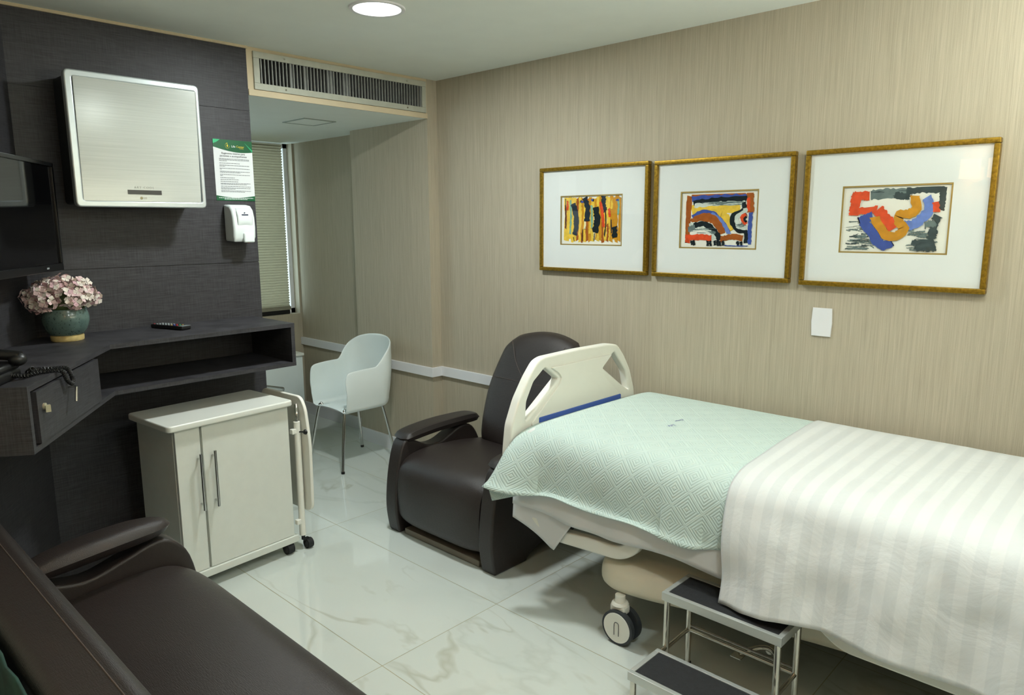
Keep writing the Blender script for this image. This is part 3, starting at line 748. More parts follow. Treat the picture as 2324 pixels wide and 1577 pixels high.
# ================================================================ BEDSIDE CABINET with folding overbed table
cx, cy = -3.075, 1.706
CR = math.radians(4.5)
t = thing('bedside_cabinet', 'white two-door bedside cabinet with folded side table under the desk', 'cabinet', (cx, cy, 0), rotz=CR)
# local frame: x towards the room, y along the front (negative to the left)
Wd, Dp = 0.565, 0.345
mb = MB(); mb.box((-Dp, -Wd, .085), (-.018, -.008, .742), 0.003); mb.box((-Dp, -Wd, .055), (.012, .0, .088), 0.003); obj('body', mb, WLAM, t, local=True)
mb = MB(); mb.prism(corner([(-Dp - .01, -Wd - .035), (.022, -Wd - .035), (.022, .004), (-Dp - .01, .004)], 0.025, 5), (0, 0, .742), (1, 0, 0), (0, 1, 0), (0, 0, 1), .028, .007, 3); obj('top', mb, WTOP, t, local=True)
def cdoor(y0, y1, hy):
    mb = MB(); mb.box((-.018, y0, .09), (.0, y1, .738), 0.002); d = obj('door', mb, WLAM, t, local=True)
    mb = MB(); mb.cyl((.026, hy, .37), (.026, hy, .625), .0065, 16)
    for z in (.395, .60): mb.cyl((0, hy, z), (.026, hy, z), .0045, 10)
    obj('handle', mb, CHROME, d, local=True, label='chrome bar handle')
cdoor(-Wd + .002, -.455, -.470); cdoor(-.445, -.016, -.405)
def caster(x, y, r=.0285, p=t):
    mb = MB(); mb.cyl((x, y - .017, r), (x, y + .017, r), r, 20); mb.sph((x, y, r), r * 1.02, sc=(1, .9, 1)); mb.cyl((x, y, r), (x, y, .058), .01, 10); obj('caster', mb, RUBBER, p, local=True)
for x, y in ((-.012, -.045), (-.012, -Wd + .05), (-Dp + .04, -.05), (-Dp + .04, -Wd + .05)): caster(x, y)
# folded leaf hanging beside the cabinet, its post and wheel
mb = MB(); mb.prism(corner([(-.33, .20), (.055, .20), (.06, .55), (.035, .72), (.0, .775), (-.33, .775)], 0.045, 6), (0, .052, 0), (1, 0, 0), (0, 0, 1), (0, 1, 0), .018, .005, 3); obj('table_leaf', mb, CREAM, t, local=True, label='cream drop leaf folded against the side')
mb = MB(); mb.cyl((.0, .030, .075), (.0, .030, .655), .0155, 18); obj('post', mb, CREAM, t, local=True)
for z in (.15, .61):
    mb = MB(); mb.box((-.012, -.004, z - .012), (.012, .022, z + .012), .003); obj('bracket', mb, CREAM, t, local=True)
mb = MB(); mb.tube([(.0, .030, .65), (.0, .032, .69), (-.012, .04, .715), (-.02, .045, .735)], .0085, 12, sub=6); obj('swivel_arm', mb, CHROME, t, local=True)
mb = MB(); mb.cyl((.01, .030, .605), (.03, .046, .605), .004, 8); mb.sph((.038, .052, .605), .013); obj('clamp_knob', mb, BLACK, t, local=True)
mb = MB(); mb.cyl((.006, .042, .025), (.006, .072, .025), .025, 20); mb.sph((.006, .057, .025), .0255, sc=(1, .9, 1)); mb.cyl((.0, .032, .05), (.0, .032, .08), .009, 10); mb.box((-.006, .028, .046), (.012, .06, .056), .002); obj('post_caster', mb, RUBBER, t, local=True)

# ================================================================ WHITE CABINET in the window bay
t = thing('storage_cabinet', 'tall pale cabinet in the window bay behind the dark wall', 'cabinet', (-5.2, 2.5, 0))
mb = MB(); mb.box((-5.44, 2.1, 0.01), (-5.02, 2.915, .585), .004); obj('body', mb, WHITEPL, t)
mb = MB(); mb.box((-5.44, 2.095, .585), (-5.0, 2.92, .607), .005); obj('top', mb, WTOP, t)
mb = MB(); mb.box((-5.02, 2.105, .03), (-5.0, 2.86, .578), .003); d = obj('door', mb, WHITEPL, t)
mb = MB(); mb.tube([(-5.0, 2.50, .40), (-4.955, 2.50, .415), (-4.955, 2.53, .415), (-4.955, 2.675, .375), (-4.955, 2.70, .365), (-4.965, 2.70, .34), (-5.0, 2.70, .335)], .008, 10, sub=5); obj('handle', mb, CHROME, d, label='bent chrome handle')
mb = MB(); mb.box((-5.44, 2.45, .607), (-5.2, 2.885, .64), .01); tag(obj('document_box', mb, mat('grey_card', (190, 196, 180), 0.7)), 'flat pale box on top of the window bay cabinet', 'box')

# outlet
t = thing('wall_outlet', 'small ivory outlet plate on the wall left of the white chair', 'outlet', (-5.30, 3.18, .30))
mb = MB(); mb.box((-5.335, 3.168, .24), (-5.262, 3.18, .355), .003); obj('plate', mb, CREAM, t)
mb = MB(); mb.box((-5.312, 3.165, .285), (-5.285, 3.169, .31), .001); obj('socket', mb, CREAM_D, t)
# blank plate under the right-hand picture
t = thing('wall_plate', 'white blank wall plate under the right-hand picture', 'wall plate', (-1.13, 3.123, 1.175))
pl = [(-1.172, 1.114), (-1.092, 1.114), (-1.0885, 1.175), (-1.092, 1.235), (-1.172, 1.235), (-1.1755, 1.175)]
mb = MB(); mb.prism(pl, (0, 3.123, 0), (1, 0, 0), (0, 0, 1), (0, -1, 0), .009, .003, 2); obj('plate', mb, TRIM, t)

# ================================================================ PICTURES
def cm(name, c, v=.16): return mat('paint_' + name, c, .85, spec=.15, var=v, vscale=45, stretch=(1, 1, 1))
PC = {k: cm(k, c) for k, c in dict(ochre=(196, 138, 36), brown=(160, 88, 36), yellow=(226, 190, 70), navy=(34, 46, 56), black=(26, 36, 40), teal=(120, 168, 150), red=(214, 78, 40), blue=(62, 84, 158), lblue=(104, 130, 196), cream=(226, 218, 170), grey=(104, 120, 118), pale=(200, 210, 200), dgrey=(58, 72, 74)).items()}
PK = list(PC)
class Art:
    def __init__(s, x0, x1, z0, z1, y, seed): s.b = (x0, x1, z0, z1); s.y = y; s.k = 0; s.mb = MB(); s.r = random.Random(seed)
    def P(s, u, v): x0, x1, z0, z1 = s.b; return (x0 + u * (x1 - x0), s.y - .00004 * s.k - .0004, z0 + v * (z1 - z0))
    def stroke(s, pts, w, col, jag=.18):
        s.k += 1
        asp = (s.b[1] - s.b[0]) / (s.b[3] - s.b[2])
        P = spline([Vector((p[0] * asp, p[1], 0)) for p in pts], max(4, int(28 / len(pts)))) if len(pts) > 1 else []
        n = len(P); vs = []; fs = []
        for i, p in enumerate(P):
            d = (P[min(i + 1, n - 1)] - P[max(i - 1, 0)]).normalized(); nn = Vector((-d.y, d.x, 0))
            for sgn in (-1, 1):
                q = p + nn * sgn * w / 2 * (1 + s.r.uniform(-jag, jag))
                if i in (0, n - 1): q += d * s.r.uniform(-.03, .03)
                vs.append(s.P(min(1.0, max(0, q.x / asp)), min(1.0, max(0, q.y))))
        for i in range(n - 1): fs.append([2 * i, 2 * i + 2, 2 * i + 3, 2 * i + 1])
        s.mb.add(vs, fs, PK.index(col))
    def dry(s, u0, u1, v0, v1, col, n, w=.012):
        for _ in range(n):
            a = s.r.uniform(u0, u1); l = s.r.uniform(.05, .2) * (u1 - u0) * 3; v = s.r.uniform(v0, v1)
            s.stroke([(a, v), (min(u1, a + l / 2), v + s.r.uniform(-.01, .01)), (min(u1 + .01, a + l), v + s.r.uniform(-.015, .015))], w * s.r.uniform(.5, 1.6), col, .5)

def art1(A):
    for k in range(22):
        u = (k + .5) / 22; A.stroke([(u, 1 - A.r.uniform(0, .05)), (u + A.r.uniform(-.02, .02), .5), (u, A.r.uniform(0, .08))], .08, A.r.choice(['ochre', 'ochre', 'yellow', 'brown', 'ochre', 'yellow']), .25)
    for u, v0, v1, c in ((.12, .95, .2, 'teal'), (.2, .85, .55, 'cream'), (.3, .9, .3, 'yellow'), (.5, .8, .3, 'teal'), (.47, .6, .2, 'yellow'), (.03, .8, .3, 'brown'), (.06, .92, .7, 'red'), (.95, .9, .6, 'teal'), (.84, .9, .7, 'yellow'), (.38, .5, .3, 'cream'), (.78, .4, .05, 'brown'), (.33, .2, 0, 'brown'), (.55, .25, .1, 'cream')):
        A.stroke([(u, v0), (u + .01, (v0 + v1) / 2), (u, v1)], .05, c, .4)
    for p, w, c in (([(.17, .86), (.22, .6), (.23, .38), (.2, .15)], .13, 'navy'), ([(.38, .95), (.43, .75), (.42, .45)], .13, 'navy'), ([(.57, .75), (.6, .5), (.56, .2)], .15, 'black'), ([(.71, .98), (.71, .8), (.74, .68)], .12, 'navy'), ([(.65, .85), (.69, .65), (.71, .35)], .07, 'red'), ([(.74, .7), (.75, .4), (.73, .15)], .03, 'black'), ([(.9, .34), (.9, .12)], .13, 'black'), ([(.84, .5), (.85, .2)], .025, 'navy'), ([(.3, .9), (.34, .88)], .05, 'blue'), ([(.5, .92), (.54, .9)], .05, 'blue'), ([(.92, .9), (.96, .9)], .04, 'blue'), ([(.8, .72), (.82, .55)], .06, 'red'), ([(.35, .3), (.34, .05)], .02, 'black'), ([(.03, .95), (.04, .3)], .02, 'navy'), ([(.18, .12), (.2, .02)], .015, 'navy'), ([(.56, .2), (.55, .05)], .02, 'black')):
        A.stroke(p, w, c, .3)
def cv2(x, y): return ((x - 1305) / 615, 1 - (y - 480) / 460)
def art2(A):
    def S(p, w, c, j=.2): A.stroke([cv2(*q) for q in p], w / 460, c, j)
    S([(1360, 620), (1560, 610), (1790, 605)], 90, 'yellow'); S([(1600, 640), (1690, 720), (1745, 800)], 90, 'yellow'); S([(1480, 640), (1640, 680)], 60, 'yellow')
    S([(1333, 490), (1330, 700), (1328, 860)], 55, 'brown'); S([(1330, 840), (1328, 920)], 50, 'red'); S([(1360, 495), (1600, 490), (1850, 490)], 30, 'brown')
    S([(1355, 520), (1600, 512), (1850, 515)], 50, 'blue', .3); S([(1370, 552), (1600, 535), (1850, 530)], 45, 'black', .35); S([(1375, 580), (1600, 568), (1840, 565)], 35, 'pale', .4)
    A.dry(.1, .85, .78, .84, 'grey', 12)
    S([(1365, 690), (1440, 645), (1540, 645), (1630, 710), (1710, 825)], 42, 'blue'); S([(1545, 650), (1640, 720), (1712, 830)], 34, 'lblue')
    S([(1372, 735), (1440, 690), (1540, 690), (1615, 760), (1645, 840)], 75, 'brown')
    S([(1350, 775), (1480, 760), (1560, 800), (1600, 870)], 80, 'pale', .15); S([(1395, 755), (1480, 742), (1560, 785), (1610, 840), (1632, 890)], 46, 'black', .25); S([(1340, 790), (1390, 775)], 50, 'grey', .3); A.dry(.06, .45, .24, .34, 'grey', 10)
    S([(1345, 868), (1450, 862), (1560, 872)], 55, 'red'); S([(1640, 880), (1740, 855), (1840, 870)], 48, 'brown')
    S([(1880, 485), (1885, 570), (1890, 650)], 66, 'brown'); S([(1868, 520), (1870, 630)], 30, 'red')
    S([(1830, 560), (1825, 625), (1745, 670), (1740, 740), (1790, 800), (1858, 812), (1862, 915)], 42, 'black', .25); S([(1835, 600), (1840, 640), (1775, 690), (1790, 760), (1850, 775)], 40, 'pale', .3); A.dry(.75, .9, .35, .7, 'grey', 8)
    S([(1860, 660), (1820, 690), (1850, 740)], 36, 'red'); S([(1860, 680), (1840, 705), (1862, 730)], 20, 'black'); S([(1895, 650), (1890, 780), (1895, 930)], 34, 'blue', .3)
    for x in (1370, 1390, 1520, 1545, 1585, 1610, 1630, 1660, 1790, 1820): S([(x, 895), (x + 6, 935)], 24, 'black', .5)
    S([(1670, 932), (1780, 936), (1880, 935)], 10, 'blue', .5)
def cv3(x, y): return ((x - 415) / 775, 1 - (y - 420) / 510)
def art3(A):
    def S(p, w, c, j=.18): A.stroke([cv3(*q) for q in p], w / 510, c, j)
    S([(600, 475), (760, 462), (920, 480)], 80, 'grey', .2); S([(800, 480), (910, 495)], 50, 'dgrey', .3); S([(895, 452), (1040, 440), (1185, 448)], 55, 'dgrey', .3); S([(1160, 440), (1165, 530), (1160, 605)], 50, 'dgrey', .35)
    A.dry(.25, .65, .85, .97, 'dgrey', 10); A.dry(.0, .22, .3, .5, 'grey', 16); A.dry(0, .3, .02, .28, 'grey', 28, .016); A.dry(.0, .25, .05, .3, 'dgrey', 10); A.dry(.65, .93, .02, .35, 'grey', 30, .02)
    S([(1140, 650), (1120, 740), (1110, 820)], 60, 'dgrey', .35); S([(1050, 720), (1130, 700)], 50, 'grey', .4); S([(990, 880), (1060, 890), (1140, 885)], 80, 'dgrey', .3); S([(960, 855), (1130, 845)], 40, 'dgrey', .4)
    S([(450, 480), (590, 478)], 75, 'red'); S([(488, 470), (480, 560), (475, 638)], 78, 'red'); S([(450, 612), (560, 600), (660, 590)], 56, 'red'); S([(670, 590), (740, 670), (815, 745)], 92, 'red')
    S([(518, 690), (575, 665), (628, 640)], 66, 'blue'); S([(560, 690), (640, 780), (700, 865), (760, 880), (815, 850)], 78, 'blue')
    S([(1048, 505), (1075, 590), (1030, 660), (960, 715), (880, 720)], 74, 'lblue')
    S([(645, 650), (700, 735), (770, 805), (850, 800), (895, 745), (850, 690), (850, 640), (920, 630), (975, 590), (955, 485)], 72, 'ochre')
    S([(1115, 540), (1130, 615)], 46, 'red', .3)

def picture(x0, x1, z0, z1, wx0, wx1, wz0, wz1, ax, art, seed, label):
    t = thing('framed_picture', label, 'picture', ((x0 + x1) / 2, 3.123, z0), group='framed abstract prints above the bed')
    Y = 3.123
    o = [(x0, z0), (x1, z0), (x1, z1), (x0, z1)]; fwid = .020
    mb = MB()
    for (a, b2) in (((x0, z0), (x1, z0 + fwid)), ((x0, z1 - fwid), (x1, z1)), ((x0, z0 + fwid), (x0 + fwid, z1 - fwid)), ((x1 - fwid, z0 + fwid), (x1, z1 - fwid))):
        mb.box((a[0], Y - .032, a[1]), (b2[0], Y - .001, b2[1]), .004, 2)
    obj('frame', mb, GOLD, t)
    mb = MB(); ins = [(x0 + .012, z0 + .012), (x1 - .012, z0 + .012), (x1 - .012, z1 - .012), (x0 + .012, z1 - .012)]; win = [(wx0, wz0), (wx1, wz0), (wx1, wz1), (wx0, wz1)]
    mb.curve([ins, win], .003, 0, (0, Y - .016, 0), (1, 0, 0), (0, 0, 1), (0, 1, 0), smooth=False); obj('mat_board', mb, MOUNT, t)
    f = .006; mb = MB(); mb.curve([[(wx0 - .001, wz0 - .001), (wx1 + .001, wz0 - .001), (wx1 + .001, wz1 + .001), (wx0 - .001, wz1 + .001)], [(wx0 + f, wz0 + f), (wx1 - f, wz0 + f), (wx1 - f, wz1 - f), (wx0 + f, wz1 - f)]], .002, 0, (0, Y - .0155, 0), (1, 0, 0), (0, 0, 1), (0, 1, 0), smooth=False); obj('fillet', mb, GOLD2, t, label='thin gold fillet')
    mb = MB(); mb.box((x0 + .012, Y - .011, z0 + .012), (x1 - .012, Y - .009, z1 - .012)); obj('paper', mb, PAPER, t)
    A = Art(*ax, Y - .011, seed); art(A); obj('print', A.mb, [PC[k] for k in PK], t, label='abstract brushwork print')
    mb = MB(); mb.box((x0 + .014, Y - .024, z0 + .014), (x1 - .014, Y - .0225, z1 - .014)); obj('glazing', mb, PANE, t)
picture(-2.708, -2.000, 1.334, 1.895, -2.567, -2.158, 1.478, 1.742, (-2.546, -2.170, 1.492, 1.736), art1, 1, 'left framed abstract print of yellow and black vertical strokes')
picture(-1.968, -1.276, 1.334, 1.890, -1.825, -1.435, 1.474, 1.740, (-1.797, -1.455, 1.487, 1.725), art2, 2, 'middle framed abstract print with arches and a brown border')
picture(-1.233, -0.548, 1.330, 1.888, -1.080, -0.685, 1.470, 1.737, (-1.058, -0.706, 1.480, 1.725), art3, 3, 'right framed abstract print with red, blue and ochre bands')

# ================================================================ WHITE CHAIR
gx, gy = -4.065, 2.705
t = thing('tub_chair', 'white plastic tub armchair with chrome legs in the corner by the window', 'chair', (gx, gy, 0))
def sstep(a, b, x): k = min(1, max(0, (x - a) / (b - a))); return k * k * (3 - 2 * k)
LS = 0.29; RX = 0.215; RY = 0.145; ARC = 0.58; TOT = 2 * LS + ARC; FF = .178
def ushape(s, r):
    """s in 0..1 from the left arm front round the back to the right arm front; r = distance from the centre line"""
    d = s * TOT
    if d < LS: return (-r, FF - d, 0)
    if d > TOT - LS: return (r, FF - (TOT - d), 0)
    a = (d - LS) / ARC * PI
    return (-r * math.cos(a), FF - LS - r / RX * RY * math.sin(a), math.sin(a))
SEC = [(0, .410), (.07, .408), (.13, .404), (.165, .404), (.188, .418), (.198, .46), (.205, .54), (.212, .61)]
RIM = [(1.0, .205, .172, .585), (.965, .207, .168, .632), (.92, .210, .150, .656), (.85, .214, .110, .664), (.74, .217, .045, .669), (.64, .219, -.025, .671), (.585, .219, -.060, .674), (.55, .224, -.088, .704), (.49, .230, -.122, .748), (.41, .222, -.160, .786), (.31, .185, -.205, .820), (.20, .124, -.236, .838), (.11, .066, -.250, .845), (0, 0, -.256, .848)]
def rim_at(d):
    for k in range(len(RIM) - 1):
        if RIM[k + 1][0] <= d:
            a = RIM[max(k - 1, 0)]; b = RIM[k]; c = RIM[k + 1]; e = RIM[min(k + 2, len(RIM) - 1)]
            t = (b[0] - d) / (b[0] - c[0]); P = [Vector(q[1:]) for q in (a, b, c, e)]
            if k + 2 >= len(RIM): P[3] = Vector((-P[1].x, P[1].y, P[1].z))
            return 0.5 * ((2 * P[1]) + (P[2] - P[0]) * t + (2 * P[0] - 5 * P[1] + 4 * P[2] - P[3]) * t * t + (3 * P[1] - P[0] - 3 * P[2] + P[3]) * t ** 3)
def shell(u, v):
    d = abs(u - .5) * 2; sg = -1 if u < .5 else 1
    def base(r, z):
        x, fwd, b = ushape(u, r); return Vector((abs(x), fwd - .012 * (d > .999), z))
    if v <= .4:
        k = v / .4 * 3; i = min(int(k), 2); f = k - i
        r = (0, .07, .13, .165)[i] * (1 - f) + (0, .07, .13, .165)[i + 1] * f
        z = (.400, .398, .392, .386)[i] * (1 - f) + (.400, .398, .392, .386)[i + 1] * f
        p = base(r, z)
    else:
        t = (v - .4) / .6; B = base(.165, .386); C = base(.200, .390); R = rim_at(d)
        # quadratic sweep from the pan round the bend and up to the rim
        if t < .3: q = t / .3; p = B.lerp(C, q).lerp(C.lerp(C.lerp(R, .12), q), q)
        else:
            q = (t - .3) / .7; p = C.lerp(R, .12 + .88 * q)
            o_ = Vector((p.x, min(0, p.y + .11), 0))
            if o_.length: p += o_.normalized() * .012 * math.sin(PI * q)
    return (gx + sg * p.x, gy - p.y, p.z)
mb = MB(); mb.grid(96, 36, shell); obj('shell', mb, WHITEPL, t, solid=.009, subsurf=1, weld=.0005)
for sx, sy in ((-1, -1), (1, -1), (-1, 1), (1, 1)):
    fx = gx + sx * .197; fy = gy + sy * .213
    top = (gx + sx * .125, gy + sy * .13, .388); kn = (gx + sx * .150, gy + sy * .155, .372)
    mb = MB(); mb.tube([(gx + sx * .06, gy + sy * .07, .39), top, kn, (fx, fy, .012)], .0105, 14, sub=8); l = obj('leg', mb, CHROME, t)
    mb = MB(); mb.cyl((fx + sx * -.001, fy - sy * .001, .016), (fx, fy, 0), .012, 14); obj('foot_cap', mb, BLACK, l)

# ================================================================ upholstery helpers
def pillow(mb, c, e1, e2, n, w, h, th, pw=4.0, ov=0.5, nu=24, nv=24, shape=None, bend=None, back=1.0, hp=1 / 2.2):
    """closed cushion: superelliptic outline w x h, bulging th along n, th*back behind"""
    c, e1, e2, n = map(Vector, (c, e1, e2, n))
    for side in (1, -1):
        def f(u, v):
            a = 2 * u - 1; b = 2 * v - 1
            # squircle map
            k = (1 - ov * .5 * b * b * a * a)
            x = a * math.sqrt(max(0, 1 - ov * b * b / 2)) ; y = b * math.sqrt(max(0, 1 - ov * a * a / 2))
            hgt = ((1 - abs(a) ** pw) * (1 - abs(b) ** pw)) ** hp
            if shape: x, y = shape(x, y)
            off = hgt * th * (1 if side > 0 else -back)
            if bend: off += bend(x, y)
            return c + e1 * (x * w / 2) + e2 * (y * h / 2) + n * off
        mb.grid(nu, nv, f, flip=side < 0)
    return mb

def arm_profile(y0, sgn):
    """side view of a recliner arm, y outward from the front edge y0 along sgn, z up"""
    pr = [(.012, 0), (.0, .03), (-.014, .14), (-.004, .28), (.022, .41), (.05, .478), (.085, .492), (.14, .470), (.22, .432), (.30, .432), (.38, .462), (.46, .49), (.54, .47), (.60, .36), (.62, .2), (.60, .05), (.50, .04), (.36, .06), (.26, .03), (.22, 0)]
    pr = [(v.x, max(0, v.y)) for v in spline([Vector((a, b, 0)) for a, b in pr], 4)]
    return [(y0 + sgn * a, b) for a, b in pr]

# ================================================================ RECLINER
t = thing('recliner', 'dark brown leather recliner between the white chair and the bed', 'recliner', (-2.565, 2.55, 0))
for xa in (-2.962, -2.262):
    mb = MB(); mb.prism(arm_profile(2.172, 1), (xa, 0, 0), (0, 1, 0), (0, 0, 1), (1, 0, 0), .09, .012, 3); obj('arm', mb, LEATH, t)
    mb = MB()
    cxp = xa + .045
    def bend(x, y): return -.012 * y * y * (1 if y > 0 else 1.6)
    pillow(mb, (cxp, 2.50, .520), (1, 0, 0), (0, 1, 0.02), (0, 0, 1), .125, .55, .026, pw=9, ov=.22, hp=.33, bend=bend, shape=lambda x, y: (x * (1 - .12 * max(0, y)), y), nu=16, nv=30)
    obj('armrest_pad', mb, LEATH2, t)
seatp = [(2.80, .40), (2.62, .425), (2.42, .438), (2.28, .430), (2.20, .400), (2.160, .34), (2.147, .24), (2.150, .14), (2.162, .09), (2.19, .068), (2.26, .062), (2.5, .07), (2.8, .10)]
mb = MB()
def seatf(u, v):
    n = len(SP)
    k = u * (n - 1); i = min(int(k), n - 2); p = SP[i].lerp(SP[i + 1], k - i)
    x = -2.870 + .606 * v
    e = abs(2 * v - 1)
    q = p.copy()
    c = Vector((2.45, .25)); sh = 1 - .07 * e ** 5
    q = c + (q - c) * sh
    return (x, q.x, q.y)
SP = [Vector((a.x, a.y)) for a in spline([Vector((a, b, 0)) for a, b in seatp], 5)]
mb.grid(len(SP) - 1, 24, seatf)
for v in (0, 1):
    ring = [seatf(i / (len(SP) - 1), v) for i in range(len(SP))]
    mb.add(ring, [list(range(len(ring)))], 0, False)
obj('seat', mb, LEATH, t)
mb = MB(); mb.box((-2.845, 2.19, .003), (-2.29, 2.75, .034), .004); mb.box((-2.78, 2.3, .03), (-2.35, 2.7, .09)); obj('base_plate', mb, mat('taupe_metal', (120, 112, 98), 0.5, var=.1), t, label='taupe base plate')
bn = Vector((0, -.912, .41)).normalized(); be = Vector((0, .41, .912)).normalized()
mb = MB()
def bshape(x, y):
    # narrower and rounded at the top
    k = 1 - .10 * sstep(-.2, 1, y) - .22 * sstep(.62, 1.0, y) - .06 * sstep(.2, -1, y)
    return x * k, y - .03 * abs(x) ** 3 * (y > 0)
pillow(mb, (-2.545, 2.86, .685), (1, 0, 0), be, bn, .64, .70, .075, pw=5, ov=.35, shape=bshape, nu=30, nv=36, back=.7)
obj('backrest', mb, LEATH, t)
mb = MB()
def onback(x, y): return Vector((-2.545, 2.86, .685)) + Vector((1, 0, 0)) * x + be * y + bn * .0745
for pts in (([(-.19, .26), (-.12, .14), (-.02, .04)]), ([(.19, .26), (.12, .14), (.02, .04)]), [(-.25, .04), (0, .035), (.25, .04)]):
    mb.tube([onback(a, b) for a, b in pts], .0018, 6, sub=6)
obj('seam', mb, SEAM, t)

# ================================================================ SOFA (foreground left)
t = thing('sofa', 'dark brown leather sofa in the left foreground', 'sofa', (-1.75, 0.6, 0))
sp_ = [(.40, .40), (.50, .425), (.66, .447), (.82, .452), (.90, .440), (.955, .405), (.975, .35), (.978, .25), (.972, .14), (.955, .08), (.90, .07), (.5, .07)]
SP2 = [Vector((a.x, a.y)) for a in spline([Vector((a, b, 0)) for a, b in sp_], 5)]
X0, X1 = -2.46, -0.75
def sofaf(u, v):
    n = len(SP2); k = u * (n - 1); i = min(int(k), n - 2); p = SP2[i].lerp(SP2[i + 1], k - i)
    x = X0 + (X1 - X0) * v; e = abs(2 * v - 1)
    c = Vector((.6, .25)); p = c + (p - c) * (1 - .05 * e ** 14)
    return (x, p.x, p.y)
mb = MB(); mb.grid(len(SP2) - 1, 40, sofaf, flip=True)
for v in (0, 1):
    ring = [sofaf(i / (len(SP2) - 1), v) for i in range(len(SP2))]; mb.add(ring, [list(range(len(ring)))], 0, False)
obj('seat', mb, LEATH, t)
mb = MB()
M = Matrix.Translation((0, 0.36, 0.55)) @ Matrix.Rotation(.10, 4, 'X') @ Matrix.Translation((0, -0.36, -0.55))
mb.box((-2.75, .29, .34), (-.86, .435, .757), .035, 5, M=M)
obj('backrest', mb, LEATH2, t)
mb = MB(); mb.tube([M @ Vector((-2.70, .392, .7572)), M @ Vector((-.90, .392, .7572))], .0016, 6); obj('seam', mb, SEAM, t)
mb = MB(); mb.box((-2.4, .36, .02), (-.8, .90, .08), .01); obj('base', mb, BLACK, t)
mb = MB()
pr = [(.985, .0), (.995, .10), (.985, .28), (.955, .44), (.90, .515), (.84, .53), (.74, .50), (.62, .47), (.5, .5), (.42, .55), (.34, .45), (.32, .1), (.4, .03), (.6, .05), (.78, 0)]
pr = [(v.x, max(0, v.y)) for v in spline([Vector((a, b, 0)) for a, b in pr], 4)]
mb.prism(pr, (-2.555, 0, 0), (0, 1, 0), (0, 0, 1), (1, 0, 0), .085, .012, 3); obj('arm', mb, LEATH, t)
mb = MB(); pillow(mb, (-2.495, .665, .568), (1, 0, 0), (0, 1, .09), (0, -.09, 1), .135, .47, .034, pw=4, ov=.8, nu=14, nv=30, bend=lambda x, y: -.012 * y * y); obj('armrest_pad', mb, LEATH, t)
mb = MB()
mb.grid(24, 20, lambda u, v: (-2.15 + 1.3 * u, .255 - .03 * math.sin(v * 2) + .02 * noise.noise(Vector((u * 9, v * 5, 1))) - .05 * v, .74 - .5 * v + .015 * noise.noise(Vector((u * 6, 3, v * 4)))))
o = obj('green_cloth', mb, GREENC, None, solid=.006); tag(o, 'dark green cloth behind the sofa backrest at the left edge', 'cloth')

# ================================================================ HOSPITAL BED
t = thing('hospital_bed', 'cream adjustable hospital bed with shaped footboard along the papered wall', 'hospital bed', (-1.0, 2.6, 0))
XH = -2.06
outl = [(2.135, .56), (2.135, .635), (2.150, .746), (2.198, .851), (2.262, .940), (2.318, 1.000), (2.36, 1.014), (2.60, 1.018), (2.848, 1.014), (2.918, 1.002), (2.975, .943), (3.028, .866), (3.070, .759), (3.085, .64), (3.085, .56)]
h1 = corner([(2.370, .968), (2.462, .902), (2.238, .748), (2.246, .835), (2.292, .914)], .012, 4)
h2 = corner([(2.890, .970), (2.792, .905), (2.972, .784), (3.022, .756), (2.99, .862)], .012, 4)
outl = corner(outl, .02, 3)
mb = MB(); mb.curve([outl, h1, h2], .028, .010, (XH, 0, 0), EY, EZ, EX, res=4); fb = obj('footboard', mb, CREAM, t)
mb = MB(); mb.curve([corner([(2.44, .64), (2.76, .64), (2.95, .735), (2.80, .86), (2.78, .905), (2.86, .962), (2.40, .962), (2.455, .93), (2.475, .905), (2.455, .875), (2.27, .735), (2.3, .64)], .012, 3)], .006, .003, (XH + .027, 0, 0), EY, EZ, EX); obj('inset_panel', mb, CREAM, fb)
mb = MB(); mb.box((XH + .022, 2.315, .70), (XH + .038, 2.935, .752), .005); obj('blue_strip', mb, BLUEP, fb, label='blue strip above the bedding')
# platform, base cover, column
mb = MB(); mb.box((-1.98, 2.2, .50), (.05, 3.03, .60), .02); obj('platform', mb, CREAM_D, t)
for x in (-1.5, -.5):
    mb = MB(); mb.box((x, 2.50, .32), (x + .2, 2.74, .52), .01); obj('lift_column', mb, CREAM_D, t)
ysec = [(-1.60, 2.30), (-1.585, 2.20), (-1.55, 2.155), (-1.48, 2.135), (-1.38, 2.150), (-1.25, 2.190), (-1.10, 2.232), (-.9, 2.285), (-.7, 2.33), (-.45, 2.36), (-.2, 2.33), (.02, 2.25)]
YS = spline([Vector((a, b, 0)) for a, b in ysec], 4); YC = 2.62
def basef(u, v):
    k = u * (len(YS) - 1); i = min(int(k), len(YS) - 2); p = YS[i].lerp(YS[i + 1], k - i)
    hw = YC - p.y
    zt = .335; zb = .150
    if u < .2: s_ = math.sqrt(max(0, 1 - ((.2 - u) / .2) ** 2)); zc = .245; zt = zc + (zt - zc) * (.35 + .65 * s_); zb = zc + (zb - zc) * (.35 + .65 * s_)
    a = v * 2 * PI
    cx_ = math.copysign(abs(math.cos(a)) ** .45, math.cos(a)); cz_ = math.copysign(abs(math.sin(a)) ** .75, math.sin(a))
    return (p.x, YC + cx_ * hw, (zt + zb) / 2 + cz_ * (zt - zb) / 2)
mb = MB(); mb.grid(len(YS) - 1, 40, basef)
for u in (0, 1): mb.add([basef(u, j / 40) for j in range(40)], [list(range(40))], 0, True)
obj('base_cover', mb, CREAM_D, t)
mb = MB(); mb.text('C', .032, (-.775, 2.306, .262), (1, .22, 0), (0, 0, 1), (0, -1, 0))
for k in range(3): mb.box((-.805 + k * .009 - .02, 2.296, .266), (-.799 + k * .009 - .02, 2.300, .276))
obj('green_mark', mb, mat('green_print', (20, 130, 80), .5), t)
